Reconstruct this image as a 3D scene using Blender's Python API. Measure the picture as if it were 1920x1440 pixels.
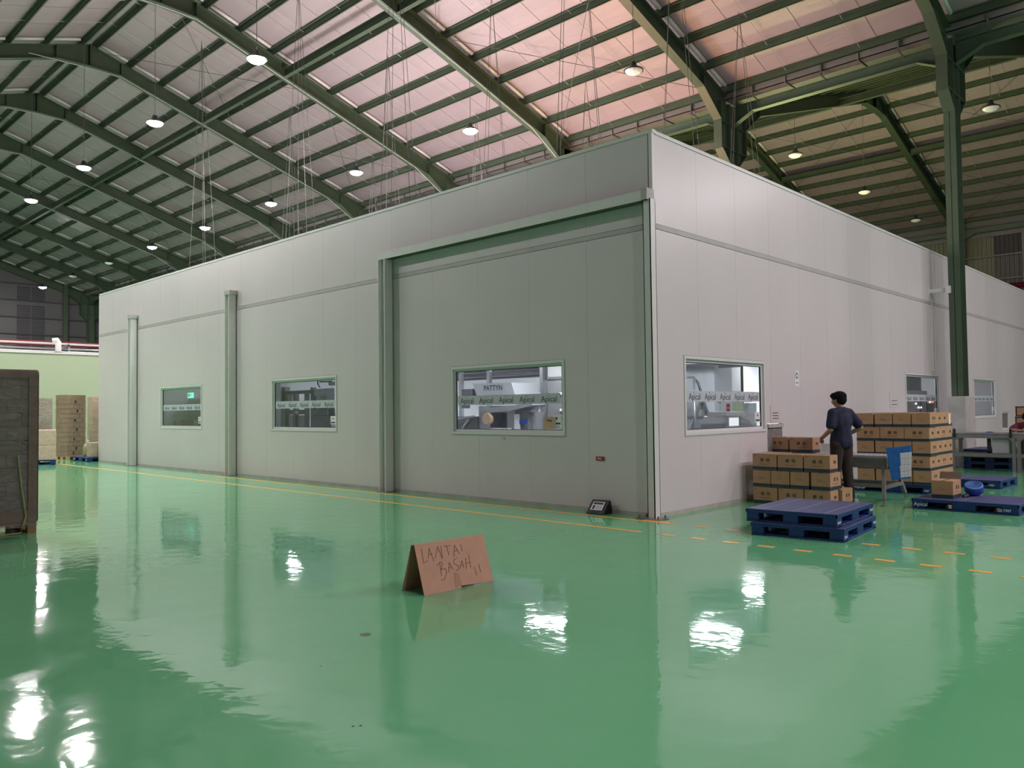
import bpy, bmesh, math, random
from mathutils import Vector, Matrix
random.seed(7)
for _o in list(bpy.data.objects): bpy.data.objects.remove(_o)
SC = bpy.context.scene
COL = SC.collection

# ------------------------------------------------------------------ camera
CAMH = 1.5
F_PX, YAW, PITCH, ROLL = 1496.02, 0.764877, 0.0324278, -0.0117998
CX, CY = 6.18249, -9.29411
def set_camera():
    cy, sy = math.cos(YAW), math.sin(YAW)
    fwd = Vector((-sy*math.cos(PITCH), cy*math.cos(PITCH), math.sin(PITCH)))
    right = Vector((cy, sy, 0)); up = right.cross(fwd)
    c, s = math.cos(ROLL), math.sin(ROLL)
    r2 = c*right + s*up; u2 = -s*right + c*up
    cam = bpy.data.cameras.new('camera'); ob = bpy.data.objects.new('camera', cam)
    COL.objects.link(ob)
    m = Matrix.Identity(4)
    for i in range(3):
        m[i][0] = r2[i]; m[i][1] = u2[i]; m[i][2] = -fwd[i]
    m[0][3], m[1][3], m[2][3] = CX, CY, CAMH
    ob.matrix_world = m
    cam.sensor_width = 36; cam.lens = F_PX/1920*36
    cam.clip_end = 300; cam.clip_start = 0.05
    SC.camera = ob
set_camera()

# ------------------------------------------------------------------ world, exposure, light levels
SC.view_settings.view_transform = 'Standard'
SC.view_settings.look = 'None'
SC.view_settings.gamma = 1.0
SC.view_settings.use_curve_mapping = False
SC.view_settings.exposure = 0.0
SC.cycles.max_bounces = 10
SC.cycles.diffuse_bounces = 5
SC.cycles.glossy_bounces = 5
SC.cycles.transparent_max_bounces = 16
SC.cycles.sample_clamp_indirect = 6.0
W = bpy.data.worlds.new('world'); SC.world = W; W.use_nodes = True
W.node_tree.nodes['Background'].inputs[0].default_value = (0.95, 0.86, 0.92, 1)
W.node_tree.nodes['Background'].inputs[1].default_value = 0.13
LAMP_E = 900.0        # lit high-bay lens
ROOM_E = 66.0          # light panels inside the white room
UPLIGHT = 1150.0       # fill lights added on the room roof to brighten the hall roof

# ------------------------------------------------------------------ materials
MATS = {}
def mat(name, col, rough=0.6, metal=0.0, var=0.0, vscale=3.0, bump=0.0, bscale=20.0, spec=0.5, emit=None, estr=0.0, trans=0.0, coat=0.0, stretch=None):
    if name in MATS: return MATS[name]
    m = bpy.data.materials.new(name); m.use_nodes = True
    nt = m.node_tree; b = nt.nodes['Principled BSDF']
    c = (col[0], col[1], col[2], 1)
    b.inputs['Base Color'].default_value = c
    b.inputs['Roughness'].default_value = rough
    b.inputs['Metallic'].default_value = metal
    b.inputs['Specular IOR Level'].default_value = spec
    b.inputs['Coat Weight'].default_value = coat
    b.inputs['Transmission Weight'].default_value = trans
    if emit:
        b.inputs['Emission Color'].default_value = (emit[0], emit[1], emit[2], 1)
        b.inputs['Emission Strength'].default_value = estr
    if var > 0 or bump > 0:
        tc = nt.nodes.new('ShaderNodeTexCoord'); mp = nt.nodes.new('ShaderNodeMapping')
        nt.links.new(tc.outputs['Object'], mp.inputs[0])
        if stretch: mp.inputs['Scale'].default_value = stretch
    if var > 0:
        n = nt.nodes.new('ShaderNodeTexNoise'); n.inputs['Scale'].default_value = vscale; n.inputs['Detail'].default_value = 6
        n.inputs['Roughness'].default_value = 0.65
        nt.links.new(mp.outputs[0], n.inputs['Vector'])
        r = nt.nodes.new('ShaderNodeMapRange')
        r.inputs[1].default_value = 0.3; r.inputs[2].default_value = 0.7
        r.inputs[3].default_value = 1-var; r.inputs[4].default_value = 1+var*0.5
        nt.links.new(n.outputs['Fac'], r.inputs[0])
        mx = nt.nodes.new('ShaderNodeVectorMath'); mx.operation = 'SCALE'
        mx.inputs[0].default_value = col[:3]
        nt.links.new(r.outputs[0], mx.inputs['Scale'])
        nt.links.new(mx.outputs[0], b.inputs['Base Color'])
    if bump > 0:
        n2 = nt.nodes.new('ShaderNodeTexNoise'); n2.inputs['Scale'].default_value = bscale; n2.inputs['Detail'].default_value = 3
        nt.links.new(mp.outputs[0], n2.inputs['Vector'])
        bp = nt.nodes.new('ShaderNodeBump'); bp.inputs['Strength'].default_value = 1.0; bp.inputs['Distance'].default_value = bump
        nt.links.new(n2.outputs['Fac'], bp.inputs['Height'])
        nt.links.new(bp.outputs[0], b.inputs['Normal'])
    MATS[name] = m
    return m

M = {}
M['panel'] = mat('painted white wall panel', (0.66, 0.615, 0.625), 0.32, var=0.05, vscale=0.5, bump=0.0012, bscale=1.6)
M['core'] = mat('grey panel joint', (0.44, 0.44, 0.42), 0.7)
M['trimwhite'] = mat('white painted trim', (0.68, 0.68, 0.66), 0.35, var=0.06, vscale=4)
M['belt'] = mat('greige belt trim', (0.46, 0.44, 0.42), 0.5, var=0.12, vscale=3)
M['skirt'] = mat('stained pale skirting', (0.47, 0.45, 0.40), 0.6, var=0.25, vscale=2.5)
M['alu'] = mat('white aluminium', (0.72, 0.72, 0.72), 0.3)
M['aludark'] = mat('dark gasket', (0.03, 0.03, 0.03), 0.6)
M['green'] = mat('green steel paint', (0.050, 0.073, 0.042), 0.5, var=0.16, vscale=2.2)
M['greenlt'] = mat('column green paint', (0.062, 0.095, 0.058), 0.45, var=0.10, vscale=2)
M['foil'] = mat('silver roof foil', (0.36, 0.285, 0.30), 0.45, metal=0.15, var=0.10, vscale=0.7, bump=0.02, bscale=2.5, stretch=(0.3, 1.2, 1))
M['foilroll'] = mat('pale foil edge roll', (0.62, 0.60, 0.58), 0.5)
M['gutter'] = mat('grey gutter sheet', (0.16, 0.15, 0.14), 0.6, var=0.15, vscale=2)
M['steel'] = mat('bare grey steel', (0.32, 0.32, 0.33), 0.35, metal=0.7, var=0.15, vscale=6)
M['rod'] = mat('dark wire', (0.10, 0.10, 0.09), 0.5)
M['rodlt'] = mat('pale wire', (0.45, 0.44, 0.42), 0.5)
M['black'] = mat('black plastic', (0.012, 0.012, 0.013), 0.45)
M['blackmetal'] = mat('black lamp housing', (0.02, 0.02, 0.02), 0.4)
M['concrete'] = mat('painted concrete', (0.44, 0.43, 0.40), 0.7, var=0.2, vscale=3)
M['yellow'] = mat('yellow floor line paint', (0.80, 0.45, 0.08), 0.3, var=0.10, vscale=8)
M['card'] = mat('brown cardboard', (0.45, 0.268, 0.145), 0.75, var=0.10, vscale=5)
M['cardlt'] = mat('tan cardboard', (0.52, 0.335, 0.215), 0.75, var=0.08, vscale=5)
M['cardtop'] = mat('pale cardboard top', (0.55, 0.38, 0.26), 0.7, var=0.08, vscale=5)
M['carddk'] = mat('dim cardboard', (0.17, 0.125, 0.085), 0.7, var=0.2, vscale=6)
M['peach'] = mat('peach tan board', (0.66, 0.43, 0.31), 0.6, var=0.06)
M['smudge'] = mat('dull wet smudge', (0.09, 0.13, 0.07), 0.3)
M['kraft'] = mat('sign cardboard', (0.50, 0.285, 0.19), 0.8, var=0.08, vscale=7, bump=0.0008, bscale=40)
M['band'] = mat('teal printed band', (0.018, 0.045, 0.070), 0.5, var=0.2, vscale=30)
M['ink'] = mat('dark print ink', (0.035, 0.03, 0.03), 0.6)
M['inkred'] = mat('red brown print ink', (0.22, 0.07, 0.04), 0.6)
M['inkfaint'] = mat('faint print ink', (0.30, 0.17, 0.09), 0.7)
M['pen'] = mat('marker pen ink', (0.10, 0.05, 0.035), 0.7)
M['tape'] = mat('brown packing tape', (0.40, 0.24, 0.15), 0.25)
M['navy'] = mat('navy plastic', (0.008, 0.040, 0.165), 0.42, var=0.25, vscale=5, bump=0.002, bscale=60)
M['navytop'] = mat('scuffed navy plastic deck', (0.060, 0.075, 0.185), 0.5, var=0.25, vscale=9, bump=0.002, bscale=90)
M['navyin'] = mat('pallet cavity', (0.004, 0.006, 0.015), 0.8)
M['scuff'] = mat('pale scuffed seam', (0.26, 0.27, 0.36), 0.6)
M['wood'] = mat('pallet wood', (0.30, 0.17, 0.09), 0.8, var=0.25, vscale=12, stretch=(1, 1, 4))
M['woodlt'] = mat('pale pallet wood', (0.50, 0.36, 0.20), 0.8, var=0.25, vscale=12)
M['white'] = mat('white paper', (0.78, 0.78, 0.80), 0.6)
M['whitep'] = mat('white lettering', (0.75, 0.78, 0.82), 0.5)
M['roomwhite'] = mat('bright interior white', (0.80, 0.80, 0.82), 0.5)
M['roomgrey'] = mat('interior grey panel', (0.50, 0.52, 0.55), 0.5)
M['stainless'] = mat('stainless steel', (0.46, 0.47, 0.50), 0.3, metal=0.55, var=0.12, vscale=5)
M['stainlessdk'] = mat('dark stainless', (0.20, 0.20, 0.22), 0.35, metal=0.5, var=0.2, vscale=5)
M['machinegrey'] = mat('machine grey paint', (0.36, 0.37, 0.40), 0.45)
M['gantry'] = mat('violet grey machine paint', (0.17, 0.165, 0.20), 0.45, var=0.2, vscale=6)
M['machinelt'] = mat('light machine grey paint', (0.52, 0.53, 0.57), 0.45)
M['mesh'] = mat('dark mesh guard', (0.16, 0.165, 0.17), 0.6, var=0.25, vscale=30)
M['frost'] = mat('frosted vinyl strip', (0.52, 0.55, 0.60), 0.6)
M['logo'] = mat('dark logo print', (0.05, 0.09, 0.11), 0.6)
M['red'] = mat('red pipe paint', (0.10, 0.006, 0.012), 0.85, spec=0.2)
M['redsign'] = mat('deep red sign', (0.30, 0.008, 0.02), 0.5)
M['greenroom'] = mat('pale green wall paint', (0.36, 0.43, 0.29), 0.6, var=0.03, vscale=1)
M['gable'] = mat('grey violet cladding', (0.105, 0.095, 0.10), 0.6, var=0.12, vscale=0.8)
M['gabledk'] = mat('dark louvre sheet', (0.040, 0.036, 0.045), 0.6)
M['olive'] = mat('olive grey cladding', (0.16, 0.165, 0.11), 0.6, var=0.1, vscale=1)
M['lensoff'] = mat('unlit white lens', (0.75, 0.75, 0.72), 0.4)
M['lenson'] = mat('lit lamp lens', (0.9, 0.9, 0.9), 0.5, emit=(1.0, 0.93, 0.93), estr=LAMP_E)
M['lenspink'] = mat('lit warm lamp lens', (0.9, 0.9, 0.9), 0.5, emit=(1.0, 0.86, 0.92), estr=LAMP_E*1.1)
M['tube'] = mat('lit light panel', (0.9, 0.9, 0.9), 0.5, emit=(0.95, 0.97, 1.0), estr=ROOM_E)
M['exit'] = mat('lit green exit sign', (0.1, 0.6, 0.35), 0.5, emit=(0.15, 0.9, 0.55), estr=1.6)
M['screen'] = mat('lit white screen', (0.8, 0.8, 0.85), 0.4, emit=(0.9, 0.93, 1.0), estr=0.9)
M['ledred'] = mat('red indicator light', (0.6, 0.1, 0.05), 0.4, emit=(1, 0.18, 0.08), estr=3)
M['ledwhite'] = mat('white indicator light', (0.8, 0.8, 0.7), 0.4, emit=(1, 0.95, 0.8), estr=3)
M['skin'] = mat('skin', (0.36, 0.20, 0.125), 0.5, var=0.06, vscale=8)
M['hair'] = mat('black hair', (0.006, 0.005, 0.006), 0.8, spec=0.15, bump=0.004, bscale=70)
M['navycloth'] = mat('navy cotton', (0.010, 0.013, 0.040), 0.85, var=0.15, vscale=9, bump=0.006, bscale=14)
M['browncloth'] = mat('dark brown trousers', (0.030, 0.020, 0.017), 0.85, var=0.2, vscale=8, bump=0.008, bscale=12)
M['maroon'] = mat('maroon shirt', (0.13, 0.02, 0.045), 0.85)
M['vest'] = mat('grey green vest', (0.10, 0.12, 0.11), 0.85)
M['shoe'] = mat('dark shoe', (0.02, 0.02, 0.02), 0.6)
M['eye'] = mat('eye', (0.5, 0.5, 0.5), 0.3)
M['lip'] = mat('lip', (0.28, 0.10, 0.08), 0.5)
M['board'] = mat('scratched blue board', (0.02, 0.16, 0.52), 0.5, var=0.35, vscale=12)
M['bluebin'] = mat('royal blue plastic', (0.015, 0.065, 0.33), 0.3)
M['bluebinlt'] = mat('light blue plastic rim', (0.10, 0.22, 0.55), 0.35)
M['convgrey'] = mat('conveyor grey steel', (0.17, 0.165, 0.16), 0.5, var=0.2, vscale=7)
M['convlt'] = mat('conveyor light rail', (0.36, 0.35, 0.36), 0.4, var=0.2, vscale=7)
M['straplime'] = mat('pale green strap', (0.30, 0.31, 0.14), 0.5)
M['bottle'] = mat('yellow green drum plastic', (0.30, 0.34, 0.16), 0.35)
M['pinkcloth'] = mat('pink cloth', (0.55, 0.16, 0.27), 0.8)
M['brownwrap'] = mat('brown paper cover', (0.16, 0.115, 0.085), 0.5, var=0.2, vscale=4, bump=0.02, bscale=6)

def film_mat(name, tint, fac):
    m = bpy.data.materials.new(name); m.use_nodes = True; nt = m.node_tree
    for n in list(nt.nodes): nt.nodes.remove(n)
    out = nt.nodes.new('ShaderNodeOutputMaterial'); mix = nt.nodes.new('ShaderNodeMixShader')
    tr = nt.nodes.new('ShaderNodeBsdfTransparent'); gl = nt.nodes.new('ShaderNodeBsdfPrincipled')
    gl.inputs['Base Color'].default_value = (*tint, 1); gl.inputs['Roughness'].default_value = 0.22
    tc = nt.nodes.new('ShaderNodeTexCoord'); mp = nt.nodes.new('ShaderNodeMapping'); mp.inputs['Scale'].default_value = (1, 1, 2.2)
    n = nt.nodes.new('ShaderNodeTexNoise'); n.inputs['Scale'].default_value = 4; n.inputs['Detail'].default_value = 5; n.inputs['Distortion'].default_value = 1.2
    nt.links.new(tc.outputs['Object'], mp.inputs[0]); nt.links.new(mp.outputs[0], n.inputs['Vector'])
    bp = nt.nodes.new('ShaderNodeBump'); bp.inputs['Distance'].default_value = 0.05
    nt.links.new(n.outputs['Fac'], bp.inputs['Height']); nt.links.new(bp.outputs[0], gl.inputs['Normal'])
    mr = nt.nodes.new('ShaderNodeMapRange'); mr.inputs[1].default_value = 0.35; mr.inputs[2].default_value = 0.75
    mr.inputs[3].default_value = fac*0.7; mr.inputs[4].default_value = min(1, fac*1.8)
    nt.links.new(n.outputs['Fac'], mr.inputs[0]); nt.links.new(mr.outputs[0], mix.inputs[0])
    nt.links.new(tr.outputs[0], mix.inputs[1]); nt.links.new(gl.outputs[0], mix.inputs[2])
    nt.links.new(mix.outputs[0], out.inputs[0])
    return m
M['film'] = film_mat('clear stretch film', (0.30, 0.31, 0.30), 0.30)
M['filmlt'] = film_mat('milky stretch film', (0.60, 0.60, 0.56), 0.26)

def glass_mat():
    m = bpy.data.materials.new('window glass'); m.use_nodes = True; nt = m.node_tree
    for n in list(nt.nodes): nt.nodes.remove(n)
    out = nt.nodes.new('ShaderNodeOutputMaterial'); mix = nt.nodes.new('ShaderNodeMixShader')
    tr = nt.nodes.new('ShaderNodeBsdfTransparent'); tr.inputs[0].default_value = (0.93, 0.95, 0.95, 1)
    gl = nt.nodes.new('ShaderNodeBsdfGlossy'); gl.inputs['Roughness'].default_value = 0.03
    lw = nt.nodes.new('ShaderNodeLayerWeight'); lw.inputs[0].default_value = 0.5
    pw = nt.nodes.new('ShaderNodeMath'); pw.operation = 'POWER'; pw.inputs[1].default_value = 4.0
    nt.links.new(lw.outputs['Facing'], pw.inputs[0])
    ma_ = nt.nodes.new('ShaderNodeMath'); ma_.operation = 'MULTIPLY_ADD'; ma_.inputs[1].default_value = 0.85; ma_.inputs[2].default_value = 0.04
    nt.links.new(pw.outputs[0], ma_.inputs[0]); nt.links.new(ma_.outputs[0], mix.inputs[0]); nt.links.new(tr.outputs[0], mix.inputs[1]); nt.links.new(gl.outputs[0], mix.inputs[2])
    nt.links.new(mix.outputs[0], out.inputs[0])
    return m
M['glass'] = glass_mat()

def floor_mat():
    m = bpy.data.materials.new('wet green epoxy floor'); m.use_nodes = True; nt = m.node_tree
    b = nt.nodes['Principled BSDF']
    tc = nt.nodes.new('ShaderNodeTexCoord')
    def noise(scale, detail, dist=0.0, sx=(1, 1, 1)):
        mp = nt.nodes.new('ShaderNodeMapping'); mp.inputs['Scale'].default_value = sx
        nt.links.new(tc.outputs['Object'], mp.inputs[0])
        n = nt.nodes.new('ShaderNodeTexNoise'); n.inputs['Scale'].default_value = scale
        n.inputs['Detail'].default_value = detail; n.inputs['Distortion'].default_value = dist
        nt.links.new(mp.outputs[0], n.inputs['Vector']); return n
    nb = noise(0.35, 5)
    cr = nt.nodes.new('ShaderNodeValToRGB')
    cr.color_ramp.elements[0].position = 0.3; cr.color_ramp.elements[0].color = (0.125, 0.420, 0.200, 1)
    cr.color_ramp.elements[1].position = 0.7; cr.color_ramp.elements[1].color = (0.145, 0.475, 0.230, 1)
    nt.links.new(nb.outputs['Fac'], cr.inputs[0]); nt.links.new(cr.outputs[0], b.inputs['Base Color'])
    nr = noise(0.9, 4, 0.5)
    mr = nt.nodes.new('ShaderNodeMapRange'); mr.inputs[1].default_value = 0.35; mr.inputs[2].default_value = 0.68
    mr.inputs[3].default_value = 0.03; mr.inputs[4].default_value = 0.10
    nt.links.new(nr.outputs['Fac'], mr.inputs[0]); nt.links.new(mr.outputs[0], b.inputs['Roughness'])
    b.inputs['IOR'].default_value = 1.6
    n1 = noise(3.2, 3, 0.3); n2 = noise(16, 2)
    b1 = nt.nodes.new('ShaderNodeBump'); b1.inputs['Distance'].default_value = 0.0036
    b2 = nt.nodes.new('ShaderNodeBump'); b2.inputs['Distance'].default_value = 0.0003
    nt.links.new(n1.outputs['Fac'], b1.inputs['Height']); nt.links.new(n2.outputs['Fac'], b2.inputs['Height'])
    nt.links.new(b1.outputs[0], b2.inputs['Normal']); nt.links.new(b2.outputs[0], b.inputs['Normal'])
    b.inputs['Specular IOR Level'].default_value = 0.6
    return m
M['floor'] = floor_mat()

# ------------------------------------------------------------------ mesh helpers
class MB:
    def __init__(s): s.v = []; s.f = []
    def quadbox(s, pts):
        n = len(s.v); s.v += [tuple(p) for p in pts]
        s.f += [(n, n+3, n+2, n+1), (n+4, n+5, n+6, n+7), (n, n+1, n+5, n+4), (n+1, n+2, n+6, n+5), (n+2, n+3, n+7, n+6), (n+3, n, n+4, n+7)]
        return s
    def box(s, x0, x1, y0, y1, z0, z1):
        return s.quadbox([(x0, y0, z0), (x1, y0, z0), (x1, y1, z0), (x0, y1, z0), (x0, y0, z1), (x1, y0, z1), (x1, y1, z1), (x0, y1, z1)])
    def bar(s, p0, p1, w, h, up=(0, 0, 1)):
        p0, p1 = Vector(p0), Vector(p1); d = (p1-p0).normalized(); u = Vector(up)
        if abs(d.dot(u)) > 0.98: u = Vector((0, 1, 0)) if abs(d.y) < 0.9 else Vector((1, 0, 0))
        r = d.cross(u).normalized(); u = r.cross(d)
        a = [p0-r*w/2-u*h/2, p0+r*w/2-u*h/2, p0+r*w/2+u*h/2, p0-r*w/2+u*h/2]
        b = [q+(p1-p0) for q in a]
        return s.quadbox(a+b)
    def tube(s, p0, p1, r, n=8, r1=None):
        return s.path([p0, p1], [r, r if r1 is None else r1], n)
    def path(s, pts, rad, n=8):
        pts = [Vector(p) for p in pts]
        if not hasattr(rad, '__len__'): rad = [rad]*len(pts)
        base = len(s.v)
        for i, p in enumerate(pts):
            d = (pts[min(i+1, len(pts)-1)]-pts[max(i-1, 0)]).normalized()
            u = Vector((0, 0, 1)) if abs(d.z) < 0.9 else Vector((0, 1, 0))
            r = d.cross(u).normalized(); u = r.cross(d)
            for k in range(n):
                a = 2*math.pi*k/n
                s.v.append(tuple(p+(r*math.cos(a)+u*math.sin(a))*rad[i]))
        for i in range(len(pts)-1):
            for k in range(n):
                k2 = (k+1) % n
                s.f.append((base+i*n+k, base+i*n+k2, base+(i+1)*n+k2, base+(i+1)*n+k))
        s.f.append(tuple(base+k for k in range(n-1, -1, -1)))
        s.f.append(tuple(base+(len(pts)-1)*n+k for k in range(n)))
        return s
    def lathe(s, prof, n=16, c=(0, 0, 0), mtx=None):
        base = len(s.v)
        for (r, z) in prof:
            for k in range(n):
                a = 2*math.pi*k/n
                p = Vector((r*math.cos(a), r*math.sin(a), z))
                if mtx: p = mtx @ p
                s.v.append((p.x+c[0], p.y+c[1], p.z+c[2]))
        for i in range(len(prof)-1):
            for k in range(n):
                k2 = (k+1) % n
                s.f.append((base+i*n+k, base+i*n+k2, base+(i+1)*n+k2, base+(i+1)*n+k))
        if prof[0][0] > 1e-6: s.f.append(tuple(base+k for k in range(n-1, -1, -1)))
        if prof[-1][0] > 1e-6: s.f.append(tuple(base+(len(prof)-1)*n+k for k in range(n)))
        return s
    def prism(s, poly, axis, a, b):
        """poly of 2-D points in the other two axes (in x,y,z order), from a to b along axis"""
        n = len(s.v); k = len(poly)
        def P(q, t):
            return {0: (t, q[0], q[1]), 1: (q[0], t, q[1]), 2: (q[0], q[1], t)}[axis]
        s.v += [P(q, a) for q in poly]+[P(q, b) for q in poly]
        s.f.append(tuple(range(n+k-1, n-1, -1))); s.f.append(tuple(range(n+k, n+2*k)))
        for i in range(k):
            j = (i+1) % k; s.f.append((n+i, n+j, n+k+j, n+k+i))
        return s
    def ellipsoid(s, c, r, mtx=None, nu=14, nv=9):
        prof = [(math.sin(math.pi*i/nv)*1.0, -math.cos(math.pi*i/nv)) for i in range(nv+1)]
        S = Matrix.Diagonal((r[0], r[1], r[2])).to_3x3()
        if mtx is not None: S = mtx.to_3x3() @ S
        return s.lathe([(max(a, 1e-4), b) for a, b in prof], nu, c, S)
    def capsule(s, p0, p1, r0, r1, n=12):
        p0, p1 = Vector(p0), Vector(p1); d = (p1-p0); L = d.length
        q = d.to_track_quat('Z', 'Y').to_matrix()
        prof = [(max(1e-4, r0*math.sin(math.pi/2*i/4)), -r0*math.cos(math.pi/2*i/4)) for i in range(5)]
        prof += [(max(1e-4, r1*math.cos(math.pi/2*i/4)), L+r1*math.sin(math.pi/2*i/4)) for i in range(5)]
        return s.lathe(prof, n, p0, q)
    def mesh(s, name, m=None, smooth=False, bevel=0.0, fix=True):
        me = bpy.data.meshes.new(name)
        me.from_pydata(s.v, [], s.f)
        if fix or bevel > 0:
            bm = bmesh.new(); bm.from_mesh(me)
            bmesh.ops.recalc_face_normals(bm, faces=bm.faces)
            if bevel > 0:
                bmesh.ops.bevel(bm, geom=[e for e in bm.edges if e.is_manifold and e.calc_face_angle(0) > 0.5], offset=bevel, segments=1, affect='EDGES', clamp_overlap=True)
            bm.to_mesh(me); bm.free()
        if smooth:
            me.polygons.foreach_set('use_smooth', [True]*len(me.polygons))
        if m: me.materials.append(m if not isinstance(m, str) else M[m])
        me.update()
        return me
    def build(s, name, m, parent=None, smooth=False, bevel=0.0, loc=None, rotz=0.0, label=None, kind=None, fix=True):
        o = bpy.data.objects.new(name, s.mesh(name, m, smooth, bevel, fix)); COL.objects.link(o)
        if parent: o.parent = parent
        if loc: o.location = loc
        if rotz: o.rotation_euler[2] = rotz
        if label: o['label'] = label
        if kind: o['kind'] = kind
        return o
def inst(me, name, parent=None, loc=(0, 0, 0), rotz=0.0, label=None):
    o = bpy.data.objects.new(name, me); COL.objects.link(o); o.location = loc; o.rotation_euler[2] = rotz
    if parent: o.parent = parent
    if label: o['label'] = label
    return o
def tag(o, label=None, cat=None, group=None, kind=None):
    if label: o['label'] = label
    if cat: o['category'] = cat
    if group: o['group'] = group
    if kind: o['kind'] = kind
    return o
def thing(name, label, cat, loc=(0, 0, 0), rotz=0.0, group=None, kind=None):
    o = bpy.data.objects.new(name, None); COL.objects.link(o); o.location = loc; o.rotation_euler[2] = rotz
    o.empty_display_size = 0.1
    return tag(o, label, cat, group, kind)
def copy_tree(root, label, loc, rotz=0.0, group=None):
    def cp(o, par):
        c = o.copy(); COL.objects.link(c); c.parent = par
        for ch in KIDS.get(o.name, []): cp(ch, c)
        return c
    global KIDS
    KIDS = {}
    for ob in root.children_recursive: KIDS.setdefault(ob.parent.name, []).append(ob)
    r = cp(root, None); r.location = loc; r.rotation_euler[2] = rotz
    r['label'] = label
    if group: r['group'] = group
    return r
KIDS = {}
FONT_CACHE = {}
def text_mesh(s, size, m, extr=0.001, bold=0.0, align='CENTER', shear=0.0):
    key = (s, size, m, bold, align)
    if key in FONT_CACHE: return FONT_CACHE[key]
    cu = bpy.data.curves.new('t', 'FONT'); cu.body = s; cu.size = size; cu.extrude = extr; cu.offset = bold
    cu.align_x = align; cu.align_y = 'CENTER'; cu.resolution_u = 3; cu.shear = shear
    o = bpy.data.objects.new('t', cu); COL.objects.link(o)
    dg = bpy.context.evaluated_depsgraph_get()
    me = bpy.data.meshes.new_from_object(o.evaluated_get(dg), depsgraph=dg)
    bpy.data.objects.remove(o); bpy.data.curves.remove(cu)
    me.materials.clear(); me.materials.append(M[m]); me.name = 'lettering'
    FONT_CACHE[key] = me
    return me
def put_text(s, size, m, name, parent, loc, rot, bold=0.0, align='CENTER'):
    o = bpy.data.objects.new(name, text_mesh(s, size, m, bold=bold, align=align)); COL.objects.link(o)
    o.location = loc; o.rotation_euler = rot
    if parent: o.parent = parent
    return o
PI = math.pi
FACE_Y = (PI/2, 0, 0)          # text facing -Y
FACE_X = (PI/2, 0, PI/2)       # text facing +X

# ================================================================== SETTING: floor
fl = MB().box(-62, 20, -16, 40, -0.2, 0.0).build('floor', 'floor')
tag(fl, 'glossy wet green epoxy floor of the hall', 'floor', kind='structure')
def line(x0, x1, y0, y1, name='floor_line'):
    return MB().box(x0, x1, y0, y1, 0.0005, 0.0022).build(name, 'yellow', fl)
line(-34, 0.56, -1.235, -1.155)
line(-13.0, 0.52, -0.43, -0.35)
MB().box(-0.02, 0.38, -0.35, -0.22, 0.0005, 0.0022).build('floor_line', 'yellow', fl)
for i in range(12):
    x = 0.84+0.409*i
    if True: line(x, x+0.185, -1.235, -1.155, 'floor_dash')
    if i < 12: line(x-0.02, x+0.165, -0.405, -0.325, 'floor_dash')
# small smudges and a leaf on the floor
MB().lathe([(0.042, 0.0006), (0.038, 0.002)], 9, (1.70, -6.08, 0)).build('wet_smudge', 'smudge', fl, loc=None)
for dx_, dy_ in ((0, 0), (0.02, 0.03), (0.6, -0.2), (-0.9, 0.4)):
    MB().lathe([(0.008, 0.0006), (0.006, 0.0015)], 6, (2.95+dx_, -7.05+dy_, 0)).build('grit_speck', 'black', fl)

# ================================================================== SETTING: white room walls
RH, BZ = 5.33, 4.0
LW = 21.1      # left wall runs x = -LW..0 on y=0
RW = 28.0      # right wall runs y = 0..RW on x=0
WIN_L = [(-4.18, -1.65), (-10.30, -7.73), (-16.38, -13.84)]
WIN_R = [(0.76, 3.23), (10.24, 12.74), (15.92, 18.33)]
ZW0, ZW1 = 1.115, 2.235
OPEN_R = [(3.30, 3.86, 0.72, 1.22), (19.05, 19.75, 0.72, 1.28)]
def subtract(rect, holes):
    out = [rect]
    for (a, b, c, d) in holes:
        nxt = []
        for (x0, x1, z0, z1) in out:
            if b <= x0 or a >= x1 or d <= z0 or c >= z1: nxt.append((x0, x1, z0, z1)); continue
            if x0 < a: nxt.append((x0, a, z0, z1))
            if x1 > b: nxt.append((b, x1, z0, z1))
            xa, xb = max(x0, a), min(x1, b)
            if z0 < c: nxt.append((xa, xb, z0, c))
            if z1 > d: nxt.append((xa, xb, d, z1))
        out = nxt
    return out
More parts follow.
